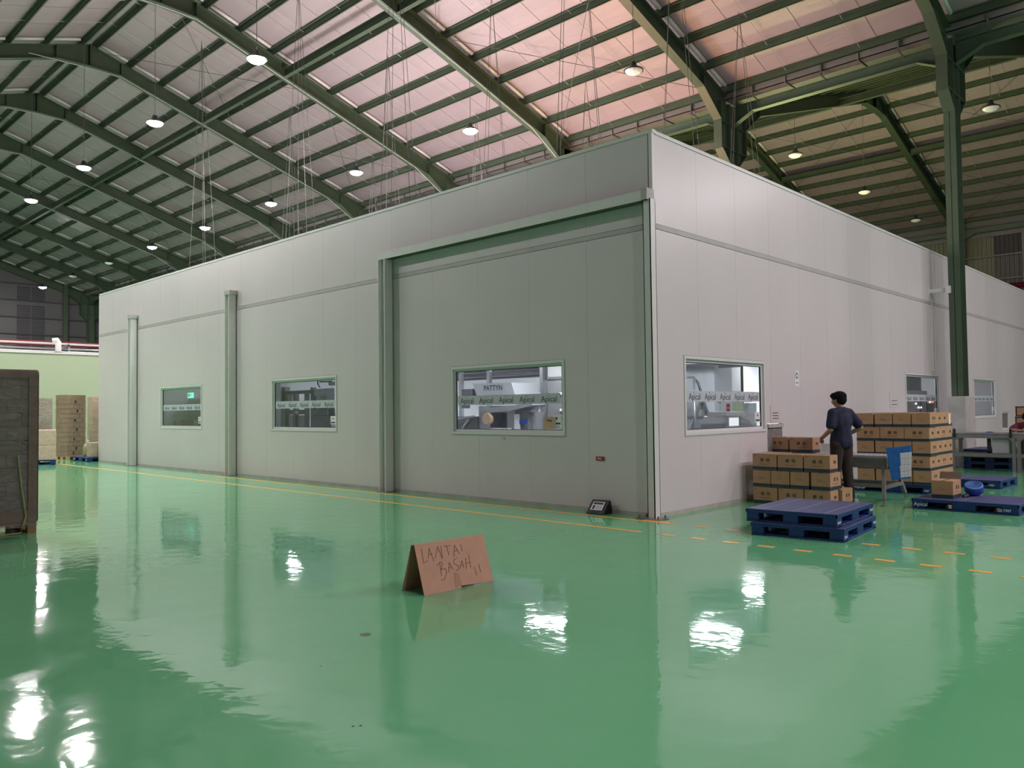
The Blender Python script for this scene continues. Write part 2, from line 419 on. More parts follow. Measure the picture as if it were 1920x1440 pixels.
def make_wall(name, label, length, axis, holes, step):
    """axis 0: face at y=0 looking to -Y, u = x from -length..0; axis 1: face at x=0 looking to +X, u = y"""
    w = thing(name, label, 'wall', kind='structure')
    u0, u1 = (-length, 0.0) if axis == 0 else (0.0, length)
    mb = MB()
    for r in subtract((u0, u1, 0, RH), holes):
        if axis == 0: mb.box(r[0], r[1], 0.018, 0.06, r[2], r[3])
        else: mb.box(-0.06, -0.018, r[0], r[1], r[2], r[3])
    mb.build('panel_core', 'core', w)
    n = int(round(length/step)); st = length/n; g = 0.0015
    for (za, zb) in ((0.055, BZ-0.005), (BZ+0.075, RH)):
        for i in range(n):
            a, b = u0+st*i+g, u0+st*(i+1)-g
            mb = MB()
            for r in subtract((a, b, za, zb), holes):
                if axis == 0: mb.box(r[0], r[1], 0.0, 0.02, r[2], r[3])
                else: mb.box(-0.02, 0.0, r[0], r[1], r[2], r[3])
            if mb.v: mb.build('wall_panel', 'panel', w)
    if axis == 0:
        MB().box(u0, 0.008, -0.008, 0.02, BZ, BZ+0.068).build('belt_trim', 'belt', w)
        MB().box(u0, 0.03, -0.014, 0.07, RH, RH+0.05).build('cap_trim', 'trimwhite', w)
        MB().box(u0, 0.008, -0.012, 0.02, 0.0, 0.055).build('skirting', 'skirt', w)
    else:
        MB().box(-0.02, 0.008, 0, u1, BZ, BZ+0.068).build('belt_trim', 'belt', w)
        MB().box(-0.07, 0.014, 0, u1, RH, RH+0.05).build('cap_trim', 'trimwhite', w)
        MB().box(-0.02, 0.012, 0, u1, 0.0, 0.055).build('skirting', 'skirt', w)
    return w
hL = [(a, b, ZW0, ZW1) for a, b in WIN_L]
hR = [(a, b, ZW0, ZW1) for a, b in WIN_R]+OPEN_R
wallL = make_wall('wall_left', 'long grey white panel wall of the clean room, running from the corner post to the carton pallets', LW, 0, hL, 1.17)
wallR = make_wall('wall_right', 'pinkish white panel wall of the clean room behind the packing area', RW, 1, hR, 1.17)
MB().box(-0.035, 0.022, -0.022, 0.035, BZ+0.07, RH+0.055).build('corner_trim', 'trimwhite', wallL)
# light strip / conduit on right wall beside the column
MB().box(0.0, 0.03, 12.28, 12.33, 2.35, 4.15).build('conduit', 'trimwhite', wallR)
MB().box(0.0, 0.012, 12.05, 12.28, BZ+0.07, RH).build('cover_strip', 'panel', wallR)
# end and rear walls, room floor lid
we = MB().box(-LW-0.06, -LW, 0.0, RW, 0, RH).build('wall_end', 'panel'); tag(we, 'end wall of the white room beside the carton pallets', 'wall', kind='structure')
wb = MB().box(-LW, 0, RW, RW+0.06, 0, RH).build('wall_rear', 'panel'); tag(wb, 'rear wall of the white room', 'wall', kind='structure')
cl = MB().box(-LW, -0.06, 0.06, RW, 3.95, 4.03).build('ceiling', 'roomwhite'); tag(cl, 'white panel ceiling of the clean room', 'ceiling', kind='structure')

# ---- windows
def leaf(mb, x, z, s):
    mb.prism([(x-0.3*s, z), (x, z+s), (x+0.22*s, z+0.1*s)], 1, -0.001, 0.001)
def make_window(name, label, a, b, axis):
    """built facing -Y with local x along the wall, then turned for the right wall"""
    Wd = b-a; H = ZW1-ZW0
    w = thing(name, label, 'window', kind='structure')
    if axis == 0: w.location = (a, 0, ZW0)
    else: w.location = (0, a, ZW0); w.rotation_euler[2] = PI/2
    t = 0.062
    fr = MB(); r_ = 0.022
    for (x0, x1, z0, z1) in ((-0.02, Wd+0.02, -0.02, r_), (-0.02, Wd+0.02, H-r_, H+0.02), (-0.02, r_, r_, H-r_), (Wd-r_, Wd+0.02, r_, H-r_)):
        fr.box(x0, x1, -0.012, 0.062, z0, z1)
    for (x0, x1, z0, z1) in ((r_, Wd-r_, r_, t), (r_, Wd-r_, H-t, H-r_), (r_, t, t, H-t), (Wd-t, Wd-r_, t, H-t)):
        fr.box(x0, x1, 0.028, 0.062, z0, z1)
    fr.build('window_frame', 'alu', w, bevel=0.003)
    gs = MB(); e = 0.010
    for (x0, x1, z0, z1) in ((t, Wd-t, t, t+e), (t, Wd-t, H-t-e, H-t), (t, t+e, t, H-t), (Wd-t-e, Wd-t, t, H-t)):
        gs.box(x0, x1, 0.036, 0.058, z0, z1)
    gs.build('gasket', 'aludark', w)
    o2 = MB()
    for (x0, x1, z0, z1) in ((-0.032, Wd+0.032, -0.032, -0.02), (-0.032, Wd+0.032, H+0.02, H+0.032), (-0.032, -0.02, -0.02, H+0.02), (Wd+0.02, Wd+0.032, -0.02, H+0.02)):
        o2.box(x0, x1, -0.006, 0.01, z0, z1)
    o2.build('sealant', 'core', w)
    MB().box(t, Wd-t, 0.046, 0.051, t, H-t).build('window_pane', 'glass', w)
    st = MB().box(t+0.04, Wd-t-0.04, 0.041, 0.044, 0.475, 0.635).build('frosted_strip', 'frost', w)
    n = 5
    for i in range(n):
        x = t+0.04+(Wd-2*t-0.08)*(i+0.5)/n
        put_text('Apical', 0.135, 'logo', 'lettering', st, (x, 0.0395, 0.545), FACE_Y)
        mb = MB(); leaf(mb, x-0.02, 0.596, 0.028); mb.build('leaf_mark', 'logo', st, loc=(0, 0.0395, 0))
    pl = MB().box(Wd-t-0.21, Wd-t-0.03, 0.041, 0.044, 0.13, 0.30).build('sticker', 'white', w, label='small white sticker with a black mark in the lower corner of the pane')
    MB().box(Wd-t-0.135, Wd-t-0.105, 0.0385, 0.041, 0.23, 0.265).box(Wd-t-0.19, Wd-t-0.05, 0.0385, 0.041, 0.155, 0.18).build('print', 'ink', pl)
    return w
W_L = ['window over the small red sign, showing a hooded machine', 'middle window of the long wall, showing steel frames', 'small far window of the long wall with the green exit sign inside']
for i, (a, b) in enumerate(WIN_L): make_window('window_%d' % (i+1), 'white framed '+W_L[i], a, b, 0)
W_R = ['window on the pinkish wall next to the corner post', 'window half hidden by the tall carton stack', 'window behind the green column and second conveyor']
for i, (a, b) in enumerate(WIN_R): make_window('window_%d' % (i+4), 'white framed '+W_R[i], a, b, 1)

# ================================================================== hall roof
FX = [0.57-6*k for k in range(-2, 11)]
RIDGES = (0.4, 24.4); HALF = 12.0
SL = 0.3175; ZT = 14.42
def ztop(d): return ZT-SL*abs(d)
X0R, X1R = -59.5, 12.7
roof = thing('roof', 'silver foil lined pitched roof of the hall on green purlins', 'roof', kind='structure')
sheet_meshes = {}
def roof_sheets():
    sw = 1.5; n = int((X1R-X0R)/sw)+1
    for ri, ry in enumerate(RIDGES):
        for sgn in (-1, 1):
            z0, z1 = ztop(0)+0.21, ztop(HALF-0.35)+0.21
            mb = MB()
            p = [(0, 0, z0), (sw-0.02, 0, z0), (sw-0.02, sgn*(HALF-0.35), z1), (0, sgn*(HALF-0.35), z1)]
            mb.quadbox(p+[(q[0], q[1], q[2]+0.03) for q in p])
            # raised seam at the joint
            q = [(sw-0.035, 0, z0-0.012), (sw+0.015, 0, z0-0.012), (sw+0.015, sgn*(HALF-0.35), z1-0.012), (sw-0.035, sgn*(HALF-0.35), z1-0.012)]
            mb.quadbox(q+[(a[0], a[1], a[2]+0.03) for a in q])
            me = mb.mesh('roof_sheet', 'foil')
            for i in range(n): inst(me, 'roof_sheet', roof, (X0R+sw*i, ry, 0))
roof_sheets()
POFF = [0.22+1.13*i for i in range(11)]
for ry in RIDGES:
    for sgn in (-1, 1):
        for d in POFF:
            y = ry+sgn*d; z = ztop(d)
            mb = MB()
            mb.box(X0R, X1R, y-0.008, y+0.008, z+0.0, z+0.2)
            mb.box(X0R, X1R, y-0.008, y+0.052, z, z+0.012)
            mb.box(X0R, X1R, y-0.075, y+0.008, z+0.188, z+0.2)
            mb.build('purlin', 'green', roof)
# frames
def frame_label(k):
    names = {0: 'green steel portal frame carried by the free standing green column in the packing area',
             1: 'green steel portal frame whose column rises behind the corner of the white room'}
    if k in names: return names[k]
    words = ['second', 'third', 'fourth', 'fifth', 'sixth', 'seventh', 'eighth', 'ninth']
    if k < 0: return 'green steel portal frame outside the picture, %s before the free standing column' % ('one' if k == -1 else 'two')
    if k == 10: return 'last green steel portal frame against the far grey gable wall'
    return 'green steel portal frame over the hall, %s beyond the free standing column' % words[k-2]
def poly_plate(mb, pts, x0, x1, t):
    """flange plate following a Y-Z polyline, thickness t"""
    for (a, b) in zip(pts[:-1], pts[1:]):
        d = Vector((0, b[0]-a[0], b[1]-a[1])).normalized(); nrm = Vector((0, -d.z, d.y))*t/2
        A = Vector((0, a[0], a[1])); B = Vector((0, b[0], b[1]))
        ps = [A-nrm, B-nrm, B+nrm, A+nrm]
        mb.quadbox([(x0, p.y, p.z) for p in ps]+[(x1, p.y, p.z) for p in ps])
FW = 0.13
def rafter_mesh(sgn):
    """half a gable (ridge -> column) around local y=0 ridge"""
    top = [(0, ZT-0.012), (sgn*11.75, ztop(11.75)-0.012)]
    bot = [(0, 13.66), (sgn*1.05, 13.62), (sgn*10.3, 10.65), (sgn*11.25, 9.95), (sgn*11.25, 9.1)]
    mb = MB(); poly_plate(mb, top, -FW, FW, 0.02); poly_plate(mb, bot, -FW, FW, 0.02)
    # web polygons
    tp = lambda y: ztop(y)-0.012
    segs = [(0, 13.66), (1.05, 13.62), (10.3, 10.65), (11.25, 9.95)]
    for (a, b) in zip(segs[:-1], segs[1:]):
        mb.prism([(sgn*a[0], a[1]), (sgn*b[0], b[1]), (sgn*b[0], tp(b[0])), (sgn*a[0], tp(a[0]))], 0, -0.006, 0.006)
    mb.prism([(sgn*11.25, 9.1), (sgn*11.75, 9.1), (sgn*11.75, tp(11.75)), (sgn*11.25, tp(11.25))], 0, -0.006, 0.006)
    for yy, zz in ((0, 13.66), (1.05, 13.62), (10.3, 10.65)):   # stiffener plates
        mb.box(-FW, FW, sgn*yy-0.008, sgn*yy+0.008, zz, tp(yy))
    return mb.mesh('rafter', 'green')
RM = {s: rafter_mesh(s) for s in (-1, 1)}
roll = MB()
for d0, d1 in zip(POFF[:-1], POFF[1:]):
    a, b = d0+0.12, d1-0.12
    roll.tube((0.19, a, ztop(a)+0.15), (0.19, b, ztop(b)+0.15), 0.055, 6)
roll_me = roll.mesh('foil_roll', 'foilroll', smooth=True)
roll2 = MB()
for d0, d1 in zip(POFF[:-1], POFF[1:]):
    a, b = d0+0.12, d1-0.12
    roll2.tube((0.19, -a, ztop(a)+0.15), (0.19, -b, ztop(b)+0.15), 0.055, 6)
roll2_me = roll2.mesh('foil_roll', 'foilroll', smooth=True)
def col_mesh(y0, y1, z0, z1):
    mb = MB()
    mb.box(-FW, FW, y0, y0+0.016, z0, z1); mb.box(-FW, FW, y1-0.016, y1, z0, z1); mb.box(-0.006, 0.006, y0, y1, z0, z1)
    return mb.mesh('column', 'greenlt')
C_lo = {0: col_mesh(12.16, 12.64, 1.70, 9.1), 1: col_mesh(12.16, 12.64, 0.0, 9.1)}
C_up = MB()
C_up.prism([(12.16, 8.75), (12.64, 8.75), (13.15, 9.15), (13.15, 10.55), (11.65, 10.55), (11.65, 9.15)], 0, -0.006, 0.006)
poly_plate(C_up, [(12.16, 8.7), (11.65, 9.15), (11.65, 10.5)], -FW, FW, 0.018)
poly_plate(C_up, [(12.64, 8.7), (13.15, 9.15), (13.15, 10.5)], -FW, FW, 0.018)
for zz in (9.15, 9.9): C_up.box(-FW, FW, 11.65, 13.15, zz-0.008, zz+0.008)
for yy in (12.16, 12.64): C_up.box(-FW, FW, yy-0.008, yy+0.008, 8.75, 10.5)
C_up_me = C_up.mesh('column_head', 'greenlt')
C_side = {}
for yy in (-11.9, 36.3):
    C_side[yy] = col_mesh(yy-0.25, yy+0.25, 0, 10.6)
for k, x in zip(range(-2, 11), FX):
    f = thing('portal_frame', frame_label(k), 'roof frame', (x, 0, 0), group='portal frames of the hall')
    for ry in RIDGES:
        for s in (-1, 1):
            inst(RM[s], 'rafter', f, (0, ry, 0))
        o = inst(roll_me, 'foil_roll', f, (0, ry, 0)); o['kind'] = 'stuff'
        o = inst(roll2_me, 'foil_roll', f, (0, ry, 0)); o['kind'] = 'stuff'
    inst(C_lo[0 if k == 0 else 1], 'column', f)
    inst(C_up_me, 'column_head', f)
    for yy in C_side: inst(C_side[yy], 'column', f)
pl = MB().box(0.39, 0.79, 12.0, 12.8, 0, 1.70).build('column_plinth', 'concrete', bevel=0.02)
tag(pl, 'square concrete plinth under the free standing green column', 'plinth')
ti = thing('wall_tie', 'pale steel tie arm from the pinkish wall to the green column', 'bracket', (0, 0, 0))
MB().box(0.0, 0.50, 12.16, 12.26, 4.27, 4.37).build('arm', 'trimwhite', ti, bevel=0.01)
MB().box(0.40, 0.50, 12.06, 12.155, 4.22, 4.40).build('end_clip', 'alu', ti)
# struts, eave beams, gutter: one set per bay
strut = MB()
strut.box(-5.87, -0.13, -0.006, 0.006, 0, 0.26); strut.box(-5.87, -0.13, -0.075, 0.075, 0, 0.012); strut.box(-5.87, -0.13, -0.075, 0.075, 0.248, 0.26)
strut_me = strut.mesh('strut_beam', 'green')
eave = MB()
eave.box(-5.87, -0.13, -0.006, 0.006, 0, 0.26)
eave.box(-5.87, -0.13, -0.1, 0.1, 0.245, 0.26)
poly = [(-5.87, -0.30), (-5.25, 0.0), (-0.75, 0.0), (-0.13, -0.30)]
for a, b in zip(poly[:-1], poly[1:]):
    eave.bar((a[0], 0, a[1]), (b[0], 0, b[1]), 0.2, 0.014)
eave.prism([(-5.87, -0.30), (-5.25, 0.0), (-5.87, 0.0)], 1, -0.006, 0.006)
eave.prism([(-0.13, -0.30), (-0.75, 0.0), (-0.13, 0.0)], 1, -0.006, 0.006)
eave_me = eave.mesh('eave_beam', 'greenlt')
gp = MB().box(-1.98, 0, 12.02, 12.04, 10.60, 10.98).box(-1.98, 0, 12.76, 12.78, 10.60, 10.98).box(-1.98, 0, 12.02, 12.78, 10.60, 10.62)
gp.box(-0.03, 0.0, 11.99, 12.81, 10.57, 10.99)
gut_me = gp.mesh('gutter_panel', 'gutter')
hang_me = MB().box(-0.02, 0.02, 11.96, 12.0, 10.50, 11.15).bar((0, 11.98, 10.5), (0, 12.4, 10.44), 0.03, 0.03).mesh('gutter_hanger', 'rod')
gut = thing('valley_gutter', 'long grey box gutter along the roof valley over the white room', 'gutter', (0, 0, 0))
for i in range(36): inst(gut_me, 'gutter_panel', gut, (12.5-2.0*i, 0, 0))
for i in range(36): inst(hang_me, 'gutter_hanger', gut, (11.5-2.0*i, 0, 0))
MB().tube((X0R, 11.80, 11.08), (X1R, 11.80, 11.08), 0.035, 8).build('service_pipe', 'steel', gut)
for i, x in enumerate(FX[:-1]):
    for (yy, zz) in ((4.45, 12.62), (-3.65, 12.62), (28.45, 12.62), (20.35, 12.62)):
        o = inst(strut_me, 'strut_beam', roof, (x, yy, zz))
    for yy in (12.4, 36.25):
        inst(eave_me, 'eave_beam', roof, (x, yy, 10.20))
# cross bracing rods in some bays
br = MB()
for (xa, xb) in ((-5.43, -11.43), (-17.43, -23.43), (-35.43, -41.43)):
    for (ya, yb) in ((0.6, 6.0), (6.0, 11.6)):
        br.tube((xa, ya, ztop(ya-.4)-0.1), (xb, yb, ztop(yb-.4)-0.1), 0.010, 5)
        br.tube((xb, ya, ztop(ya-.4)-0.1), (xa, yb, ztop(yb-.4)-0.1), 0.010, 5)
for (ya, yb) in ((24.6, 30), (30, 36)):
    for (xa, xb) in ((-5.43, -11.43), (0.57, -5.43)):
        br.tube((xa, ya, ztop(ya-24.4)-0.1), (xb, yb, ztop(yb-24.4)-0.1), 0.010, 5)
        br.tube((xb, ya, ztop(ya-24.4)-0.1), (xa, yb, ztop(yb-24.4)-0.1), 0.010, 5)
br.build('bracing_rods', 'rod', roof, kind='stuff')
sg = MB()    # sag rods between purlins
for x in FX[:-1]:
    for dx in (-2.0, -4.0):
        for ry in RIDGES:
            for s in (-1, 1):
                sg.tube((x+dx, ry, ztop(0)+0.1), (x+dx, ry+s*11.5, ztop(11.5)+0.1), 0.008, 4)
sg.build('sag_rods', 'rodlt', roof, kind='stuff')
# thin conduits clipped under the rafters
for k in (2, 3, 4, 5, 6, 7):
    x = 0.57-6*k+0.15
    pts = [(x, y, z-0.04+random.uniform(-0.015, 0.015)) for y, z in ((-1.5, 13.55), (0.4, 13.6), (1.45, 13.57), (4, 12.75), (7, 11.80), (10, 10.82), (11.5, 9.95))]
    o = MB().path(pts, 0.014, 5).build('light_cable', 'rodlt', roof)
# suspension wires of the room ceiling
wires = thing('ceiling_hanger_wires', 'thin hanger wires running from the roof purlins down to the white room ceiling', 'wires')
wr = random.Random(3)
for xx in (-3.2, -8.6, -13.4, -19.2):
    for yy in (2.4, 5.8, 9.2):
        y = yy+wr.uniform(-0.3, 0.3); x = xx+wr.uniform(-0.3, 0.3)
        for (dx, dy) in ((-0.9, 0.5), (-0.25, -0.4), (0.4, 0.45), (1.0, -0.3)):
            yt = min(11.6, y); zt = ztop(yt-0.4)
            MB().tube((x, y, zt), (x+dx, y+dy, 4.03), 0.007, 4).build('wire', 'rod', wires)

# ================================================================== far walls of the hall
gb = thing('wall_gable', 'dark grey violet clad gable wall at the far end of the hall', 'wall', kind='structure')
mb = MB()
for ry in RIDGES:
    mb.prism([(ry-HALF, 0), (ry+HALF, 0), (ry+HALF, ztop(HALF)+0.2), (ry, ZT+0.2), (ry-HALF, ztop(HALF)+0.2)], 0, -59.75, -59.65)
mb.build('cladding', 'gable', gb)
for i, z in enumerate([1.3+1.22*k for k in range(9)]):
    MB().box(-59.62, -59.50, -11.6, 36.4, z, z+0.09).build('girt', 'gabledk', gb)
for (y0, y1) in ((7.5, 8.35), (8.45, 9.3), (-3.0, -2.1), (-2.0, -1.1)):
    for (z0, z1) in ((4.4, 9.7), (9.9, 11.0)):
        m_ = MB()
        for j in range(int((z1-z0)/0.18)):
            m_.box(-59.64, -59.60, y0, y1, z0+j*0.18, z0+j*0.18+0.13)
        m_.build('louvre_strip', 'gabledk', gb)
for yy in (4.4, 10.6):
    MB().box(-59.5, -59.2, yy-0.15, yy+0.15, 0, 11.4).build('gable_post', 'green', gb)
fw = thing('wall_far', 'ribbed olive grey far side wall of the hall above the white room', 'wall', kind='structure')
def ribbed(x0, x1, z0, z1, m, name, pitch=0.20):
    mb = MB().box(x0, x1, 36.72, 36.76, z0, z1); n = int((x1-x0)/pitch)
    for i in range(n):
        a = x0+pitch*i
        mb.quadbox([(a, 36.72, z0), (a+0.10, 36.72, z0), (a+0.08, 36.68, z0), (a+0.02, 36.68, z0), (a, 36.72, z1), (a+0.10, 36.72, z1), (a+0.08, 36.68, z1), (a+0.02, 36.68, z1)])
    return mb.build(name, m, fw)
ribbed(-30, -4.0, 0, 10.0, 'olive', 'cladding')
ribbed(-4.0, 12.7, 0, 9.0, 'gable', 'cladding')
ribbed(-4.0, 12.7, 9.0, 10.0, 'gabledk', 'cladding')
MB().box(-30, 12.7, 36.6, 36.8, 10.0, 11.2).build('eave_fascia', 'gutter', fw)
for z in (9.0, 7.8, 6.6): MB().box(-30, 12.7, 36.52, 36.67, z-0.05, z+0.03).build('girt', 'gutter', fw)
MB().box(-2.72, -2.60, 36.45, 36.6, 0, 10.2).build('post', 'gutter', fw)
rp = MB().tube((-30, 36.2, 7.35), (12.7, 36.2, 7.35), 0.13, 10).build('red_pipe', 'red', smooth=True)
tag(rp, 'red pipe along the far side wall just above the white room', 'pipe')

# pale green room at left with services on its roof
gw = thing('wall_green', 'pale green room wall behind the carton pallets at the far left', 'wall', kind='structure')
MB().box(-32, -28, -16, 11.0, 0, 3.88).build('wall_body', 'greenroom', gw)
MB().box(-32.05, -27.95, -16, 11.0, 3.88, 3.93).build('cap_trim', 'trimwhite', gw)
rr = thing('pipe_rack', 'red and white service pipes on a low rack above the pale green wall', 'pipe rack', (0, 0, 3.93))
for (x, z, r, m_, nm) in ((-30.2, 0.52, 0.10, 'red', 'red_pipe'), (-28.7, 0.40, 0.04, 'belt', 'pale_pipe'), (-28.9, 0.22, 0.035, 'steel', 'grey_pipe'), (-29.2, 0.10, 0.06, 'steel', 'grey_pipe'), (-28.5, 0.06, 0.035, 'belt', 'pale_pipe')):
    MB().tube((x, -15.9, z), (x, 10.9, z), r, 8).build(nm, m_, rr, smooth=True)
for y in (-9.2, -7.2, -5.2, -3.2, -1.2, 1.4, 3.2, 5.2, 7.2):
    MB().box(-28.62, -28.54, y-0.03, y+0.03, 0.0, 0.42).box(-30.4, -28.54, y-0.03, y+0.03, 0.30, 0.36).build('rack_post', 'steel', rr)
vt = thing('roof_vent', 'short white vent pipe with a bent cap above the pale green wall', 'vent', (-28.35, 0.95, 3.93))
MB().path([(0, 0, 0), (0, 0, 0.42), (0, -0.05, 0.52), (0, -0.2, 0.50)], [0.11, 0.11, 0.10, 0.09], 12).build('pipe', 'alu', vt, smooth=True)
MB().lathe([(0.14, 0.0), (0.14, 0.05)], 12).build('collar', 'steel', vt)

# ================================================================== high-bay lamps
def lamp_proto(lit):
    p = {}
    p['suspension_cable'] = MB().tube((0, 0, 0.22), (0, 0, 3.3), 0.008, 5).mesh('suspension_cable', 'rod')
    p['housing'] = MB().lathe([(0.03, 0.24), (0.06, 0.22), (0.09, 0.12), (0.20, 0.05), (0.245, 0.03), (0.25, 0.0), (0.235, 0.0)], 20).mesh('housing', 'blackmetal', smooth=True)
    p['lens'] = MB().lathe([(0.0001, -0.10), (0.08, -0.09), (0.16, -0.06), (0.21, -0.02), (0.225, 0.004)], 12).mesh('lens', 'lenspink' if lit == 'pink' else 'lenson' if lit else 'lensoff')
    p['hook'] = MB().path([(0, 0, 0.24), (0.03, 0, 0.29), (0, 0, 0.34), (-0.03, 0, 0.29), (0, 0, 0.24)], 0.008, 5).mesh('hook', 'steel')
    return p
LP = {True: lamp_proto(True), False: lamp_proto(False), 'pink': lamp_proto('pink')}
def lamp(x, y, z, lit, label, rowname):
    t = thing('pendant_lamp', label, 'ceiling lamp', (x, y, z), group=rowname)
    top = ztop(abs(y-(0.4 if y < 12.4 else 24.4)))-z
    for nm, me in LP[lit].items():
        o = inst(me, nm, t)
        if nm == 'suspension_cable': o.scale[2] = max(0.2, top/3.3)
    return t
ORD = ['first', 'second', 'third', 'fourth', 'fifth', 'sixth', 'seventh', 'eighth', 'ninth']
for i in range(9):
    x = -11.3-5.95*i
    lamp(x, 0.18, 10.0, True, 'lit pendant lamp in the ridge row, %s from the photo top going far' % ORD[i], 'lit lamps under the ridge')
for i in range(8):
    x = -11.3-5.92*i
    on = i not in (5, 6)
    lamp(x, 7.22, 10.0, on, '%s pendant lamp over the white room, %s from the unlit black rimmed one' % ('lit' if on else 'unlit far', ORD[i]), 'lit lamps over the white room' if on else 'unlit lamps')
lamp(-5.28, 7.21, 10.0, False, 'unlit black rimmed pendant lamp under the pink lit roof', 'unlit lamps')
lamp(0.48, 16.65, 10.0, False, 'unlit pendant lamp on a long cable beside the free standing green column', 'unlit lamps')
lamp(-5.35, 16.69, 10.0, False, 'unlit pendant lamp hanging in the yellowish roof bay behind the room corner', 'unlit lamps')
lamp(-5.44, 23.2, 10.0, False, 'small unlit pendant lamp above the middle of the pinkish wall', 'unlit lamps')
lamp(-5.59, 29.93, 10.0, False, 'tiny unlit pendant lamp with white lens near the far side wall', 'unlit lamps')
for i in range(5):
    lamp(-11.4-6*i, -6.8, 10.0, True, 'lit pendant lamp outside the picture along the aisle, %s of its row' % ORD[i], 'lamps outside the picture')
for i, (x, y) in enumerate(((12.4, 0.2), (12.4, 7.2), (12.4, 16.7), (12.4, -6.8), (9.5, 3.0), (9.5, 19.0), (12.4, 11.5))):
    lamp(x, y, 10.0, 'pink', 'lit pendant lamp outside the picture over the packing aisle, %s of those there' % ORD[i], 'lamps outside the picture')
# made-up fill lights on the room ceiling, added to brighten and tint the roof
def added_fill(x, y, label, energy, colr, tilt=(0, 0, 0)):
    t = thing('added_fill_light', label, 'added fill light', (x, y, 4.03))
    MB().box(-0.25, 0.25, -0.18, 0.18, 0.0, 0.05).box(-0.02, 0.02, -0.18, -0.15, 0.05, 0.3).box(-0.02, 0.02, 0.15, 0.18, 0.05, 0.3).build('stand', 'blackmetal', t)  # stand and housing are invented to carry the added fill light
    MB().box(-0.3, 0.3, -0.2, 0.2, 0.2, 0.32).build('housing', 'blackmetal', t)
    L = bpy.data.lights.new('added_fill', 'AREA'); L.shape = 'RECTANGLE'; L.size = 1.8; L.size_y = 1.2; L.energy = energy; L.color = colr
    o = bpy.data.objects.new('added_fill_beam', L); COL.objects.link(o); o.parent = t; o.location = (0, 0, 0.36)
    o.rotation_euler = (PI+tilt[0], tilt[1], 0)
added_fill(-13.2, 4.2, 'added unseen fill light on top of the white room ceiling near its middle', UPLIGHT*0.9, (1.0, 0.94, 0.93), (0, 0.45, 0))
added_fill(-8.6, 8.9, 'added unseen warm fill light on top of the white room ceiling near the valley', UPLIGHT*0.46, (1.0, 0.50, 0.20), (0, 0.35, 0))
added_fill(-7.0, 19.0, 'added unseen yellowish fill light on top of the white room under the second roof', UPLIGHT*0.75, (0.95, 1.0, 0.40))

# ================================================================== steel posts and lintel on the left wall
def h_post(x, h, label, arm=True):
    t = thing('wall_post', label, 'steel post', (x, 0, 0))
    mb = MB()
    for s in (-1, 1): mb.box(s*0.095-0.012, s*0.095+0.012, -0.21, -0.03, 0.0, h)
    mb.box(-0.09, 0.09, -0.125, -0.112, 0.0, h)
    mb.build('shaft', 'trimwhite', t)
    MB().box(-0.16, 0.16, -0.25, 0.0, 0.0, 0.012).build('base_plate', 'steel', t)
    if arm:
        MB().box(-0.12, 0.16, -0.215, 0.0, h, h+0.10).build('wall_arm', 'belt', t)
    return t
h_post(-18.1, 4.32, 'white steel post nearest the far end of the long wall')
h_post(-12.05, 4.36, 'white steel post between the middle and far windows of the long wall')
h_post(-5.92, 4.36, 'white steel post carrying the far end of the long lintel beam', False)
cp = thing('corner_post', 'white steel post at the room corner, bolted to the floor', 'steel post', (0, 0, 0))
MB().box(-0.06, 0.06, -0.15, -0.138, 0.012, 4.38).box(-0.06, 0.06, 0.002-0.03, -0.018, 0.012, 4.38).box(0.048, 0.06, -0.15, -0.018, 0.012, 4.38).box(-0.06, -0.048, -0.15, -0.018, 0.012, 4.38).build('shaft', 'trimwhite', cp)
bp_ = MB().box(-0.18, 0.20, -0.27, -0.018, 0.003, 0.014).build('base_plate', 'steel', cp)
for (x, y) in ((-0.14, -0.23), (0.16, -0.23), (-0.14, -0.06), (0.16, -0.06)):
    MB().lathe([(0.012, 0.0), (0.012, 0.035), (0.008, 0.04)], 6, (x, y, 0.014)).build('anchor_bolt', 'rod', bp_)
lt = thing('lintel_beam', 'long white steel beam standing off the wall from the corner post', 'steel beam', (0, 0, 0))
MB().box(-6.03, 0.04, -0.19, -0.175, 4.36, 4.50).build('face_plate', 'trimwhite', lt)
MB().box(-6.03, 0.04, -0.175, -0.018, 4.485, 4.50).box(-6.03, 0.04, -0.175, -0.018, 4.36, 4.372).build('channel', 'green', lt)  # shaded, green tinted underside put into the colour; the beam itself is white
MB().box(-0.05, 0.045, -0.20, -0.02, 4.36, 4.52).build('end_block', 'belt', lt)

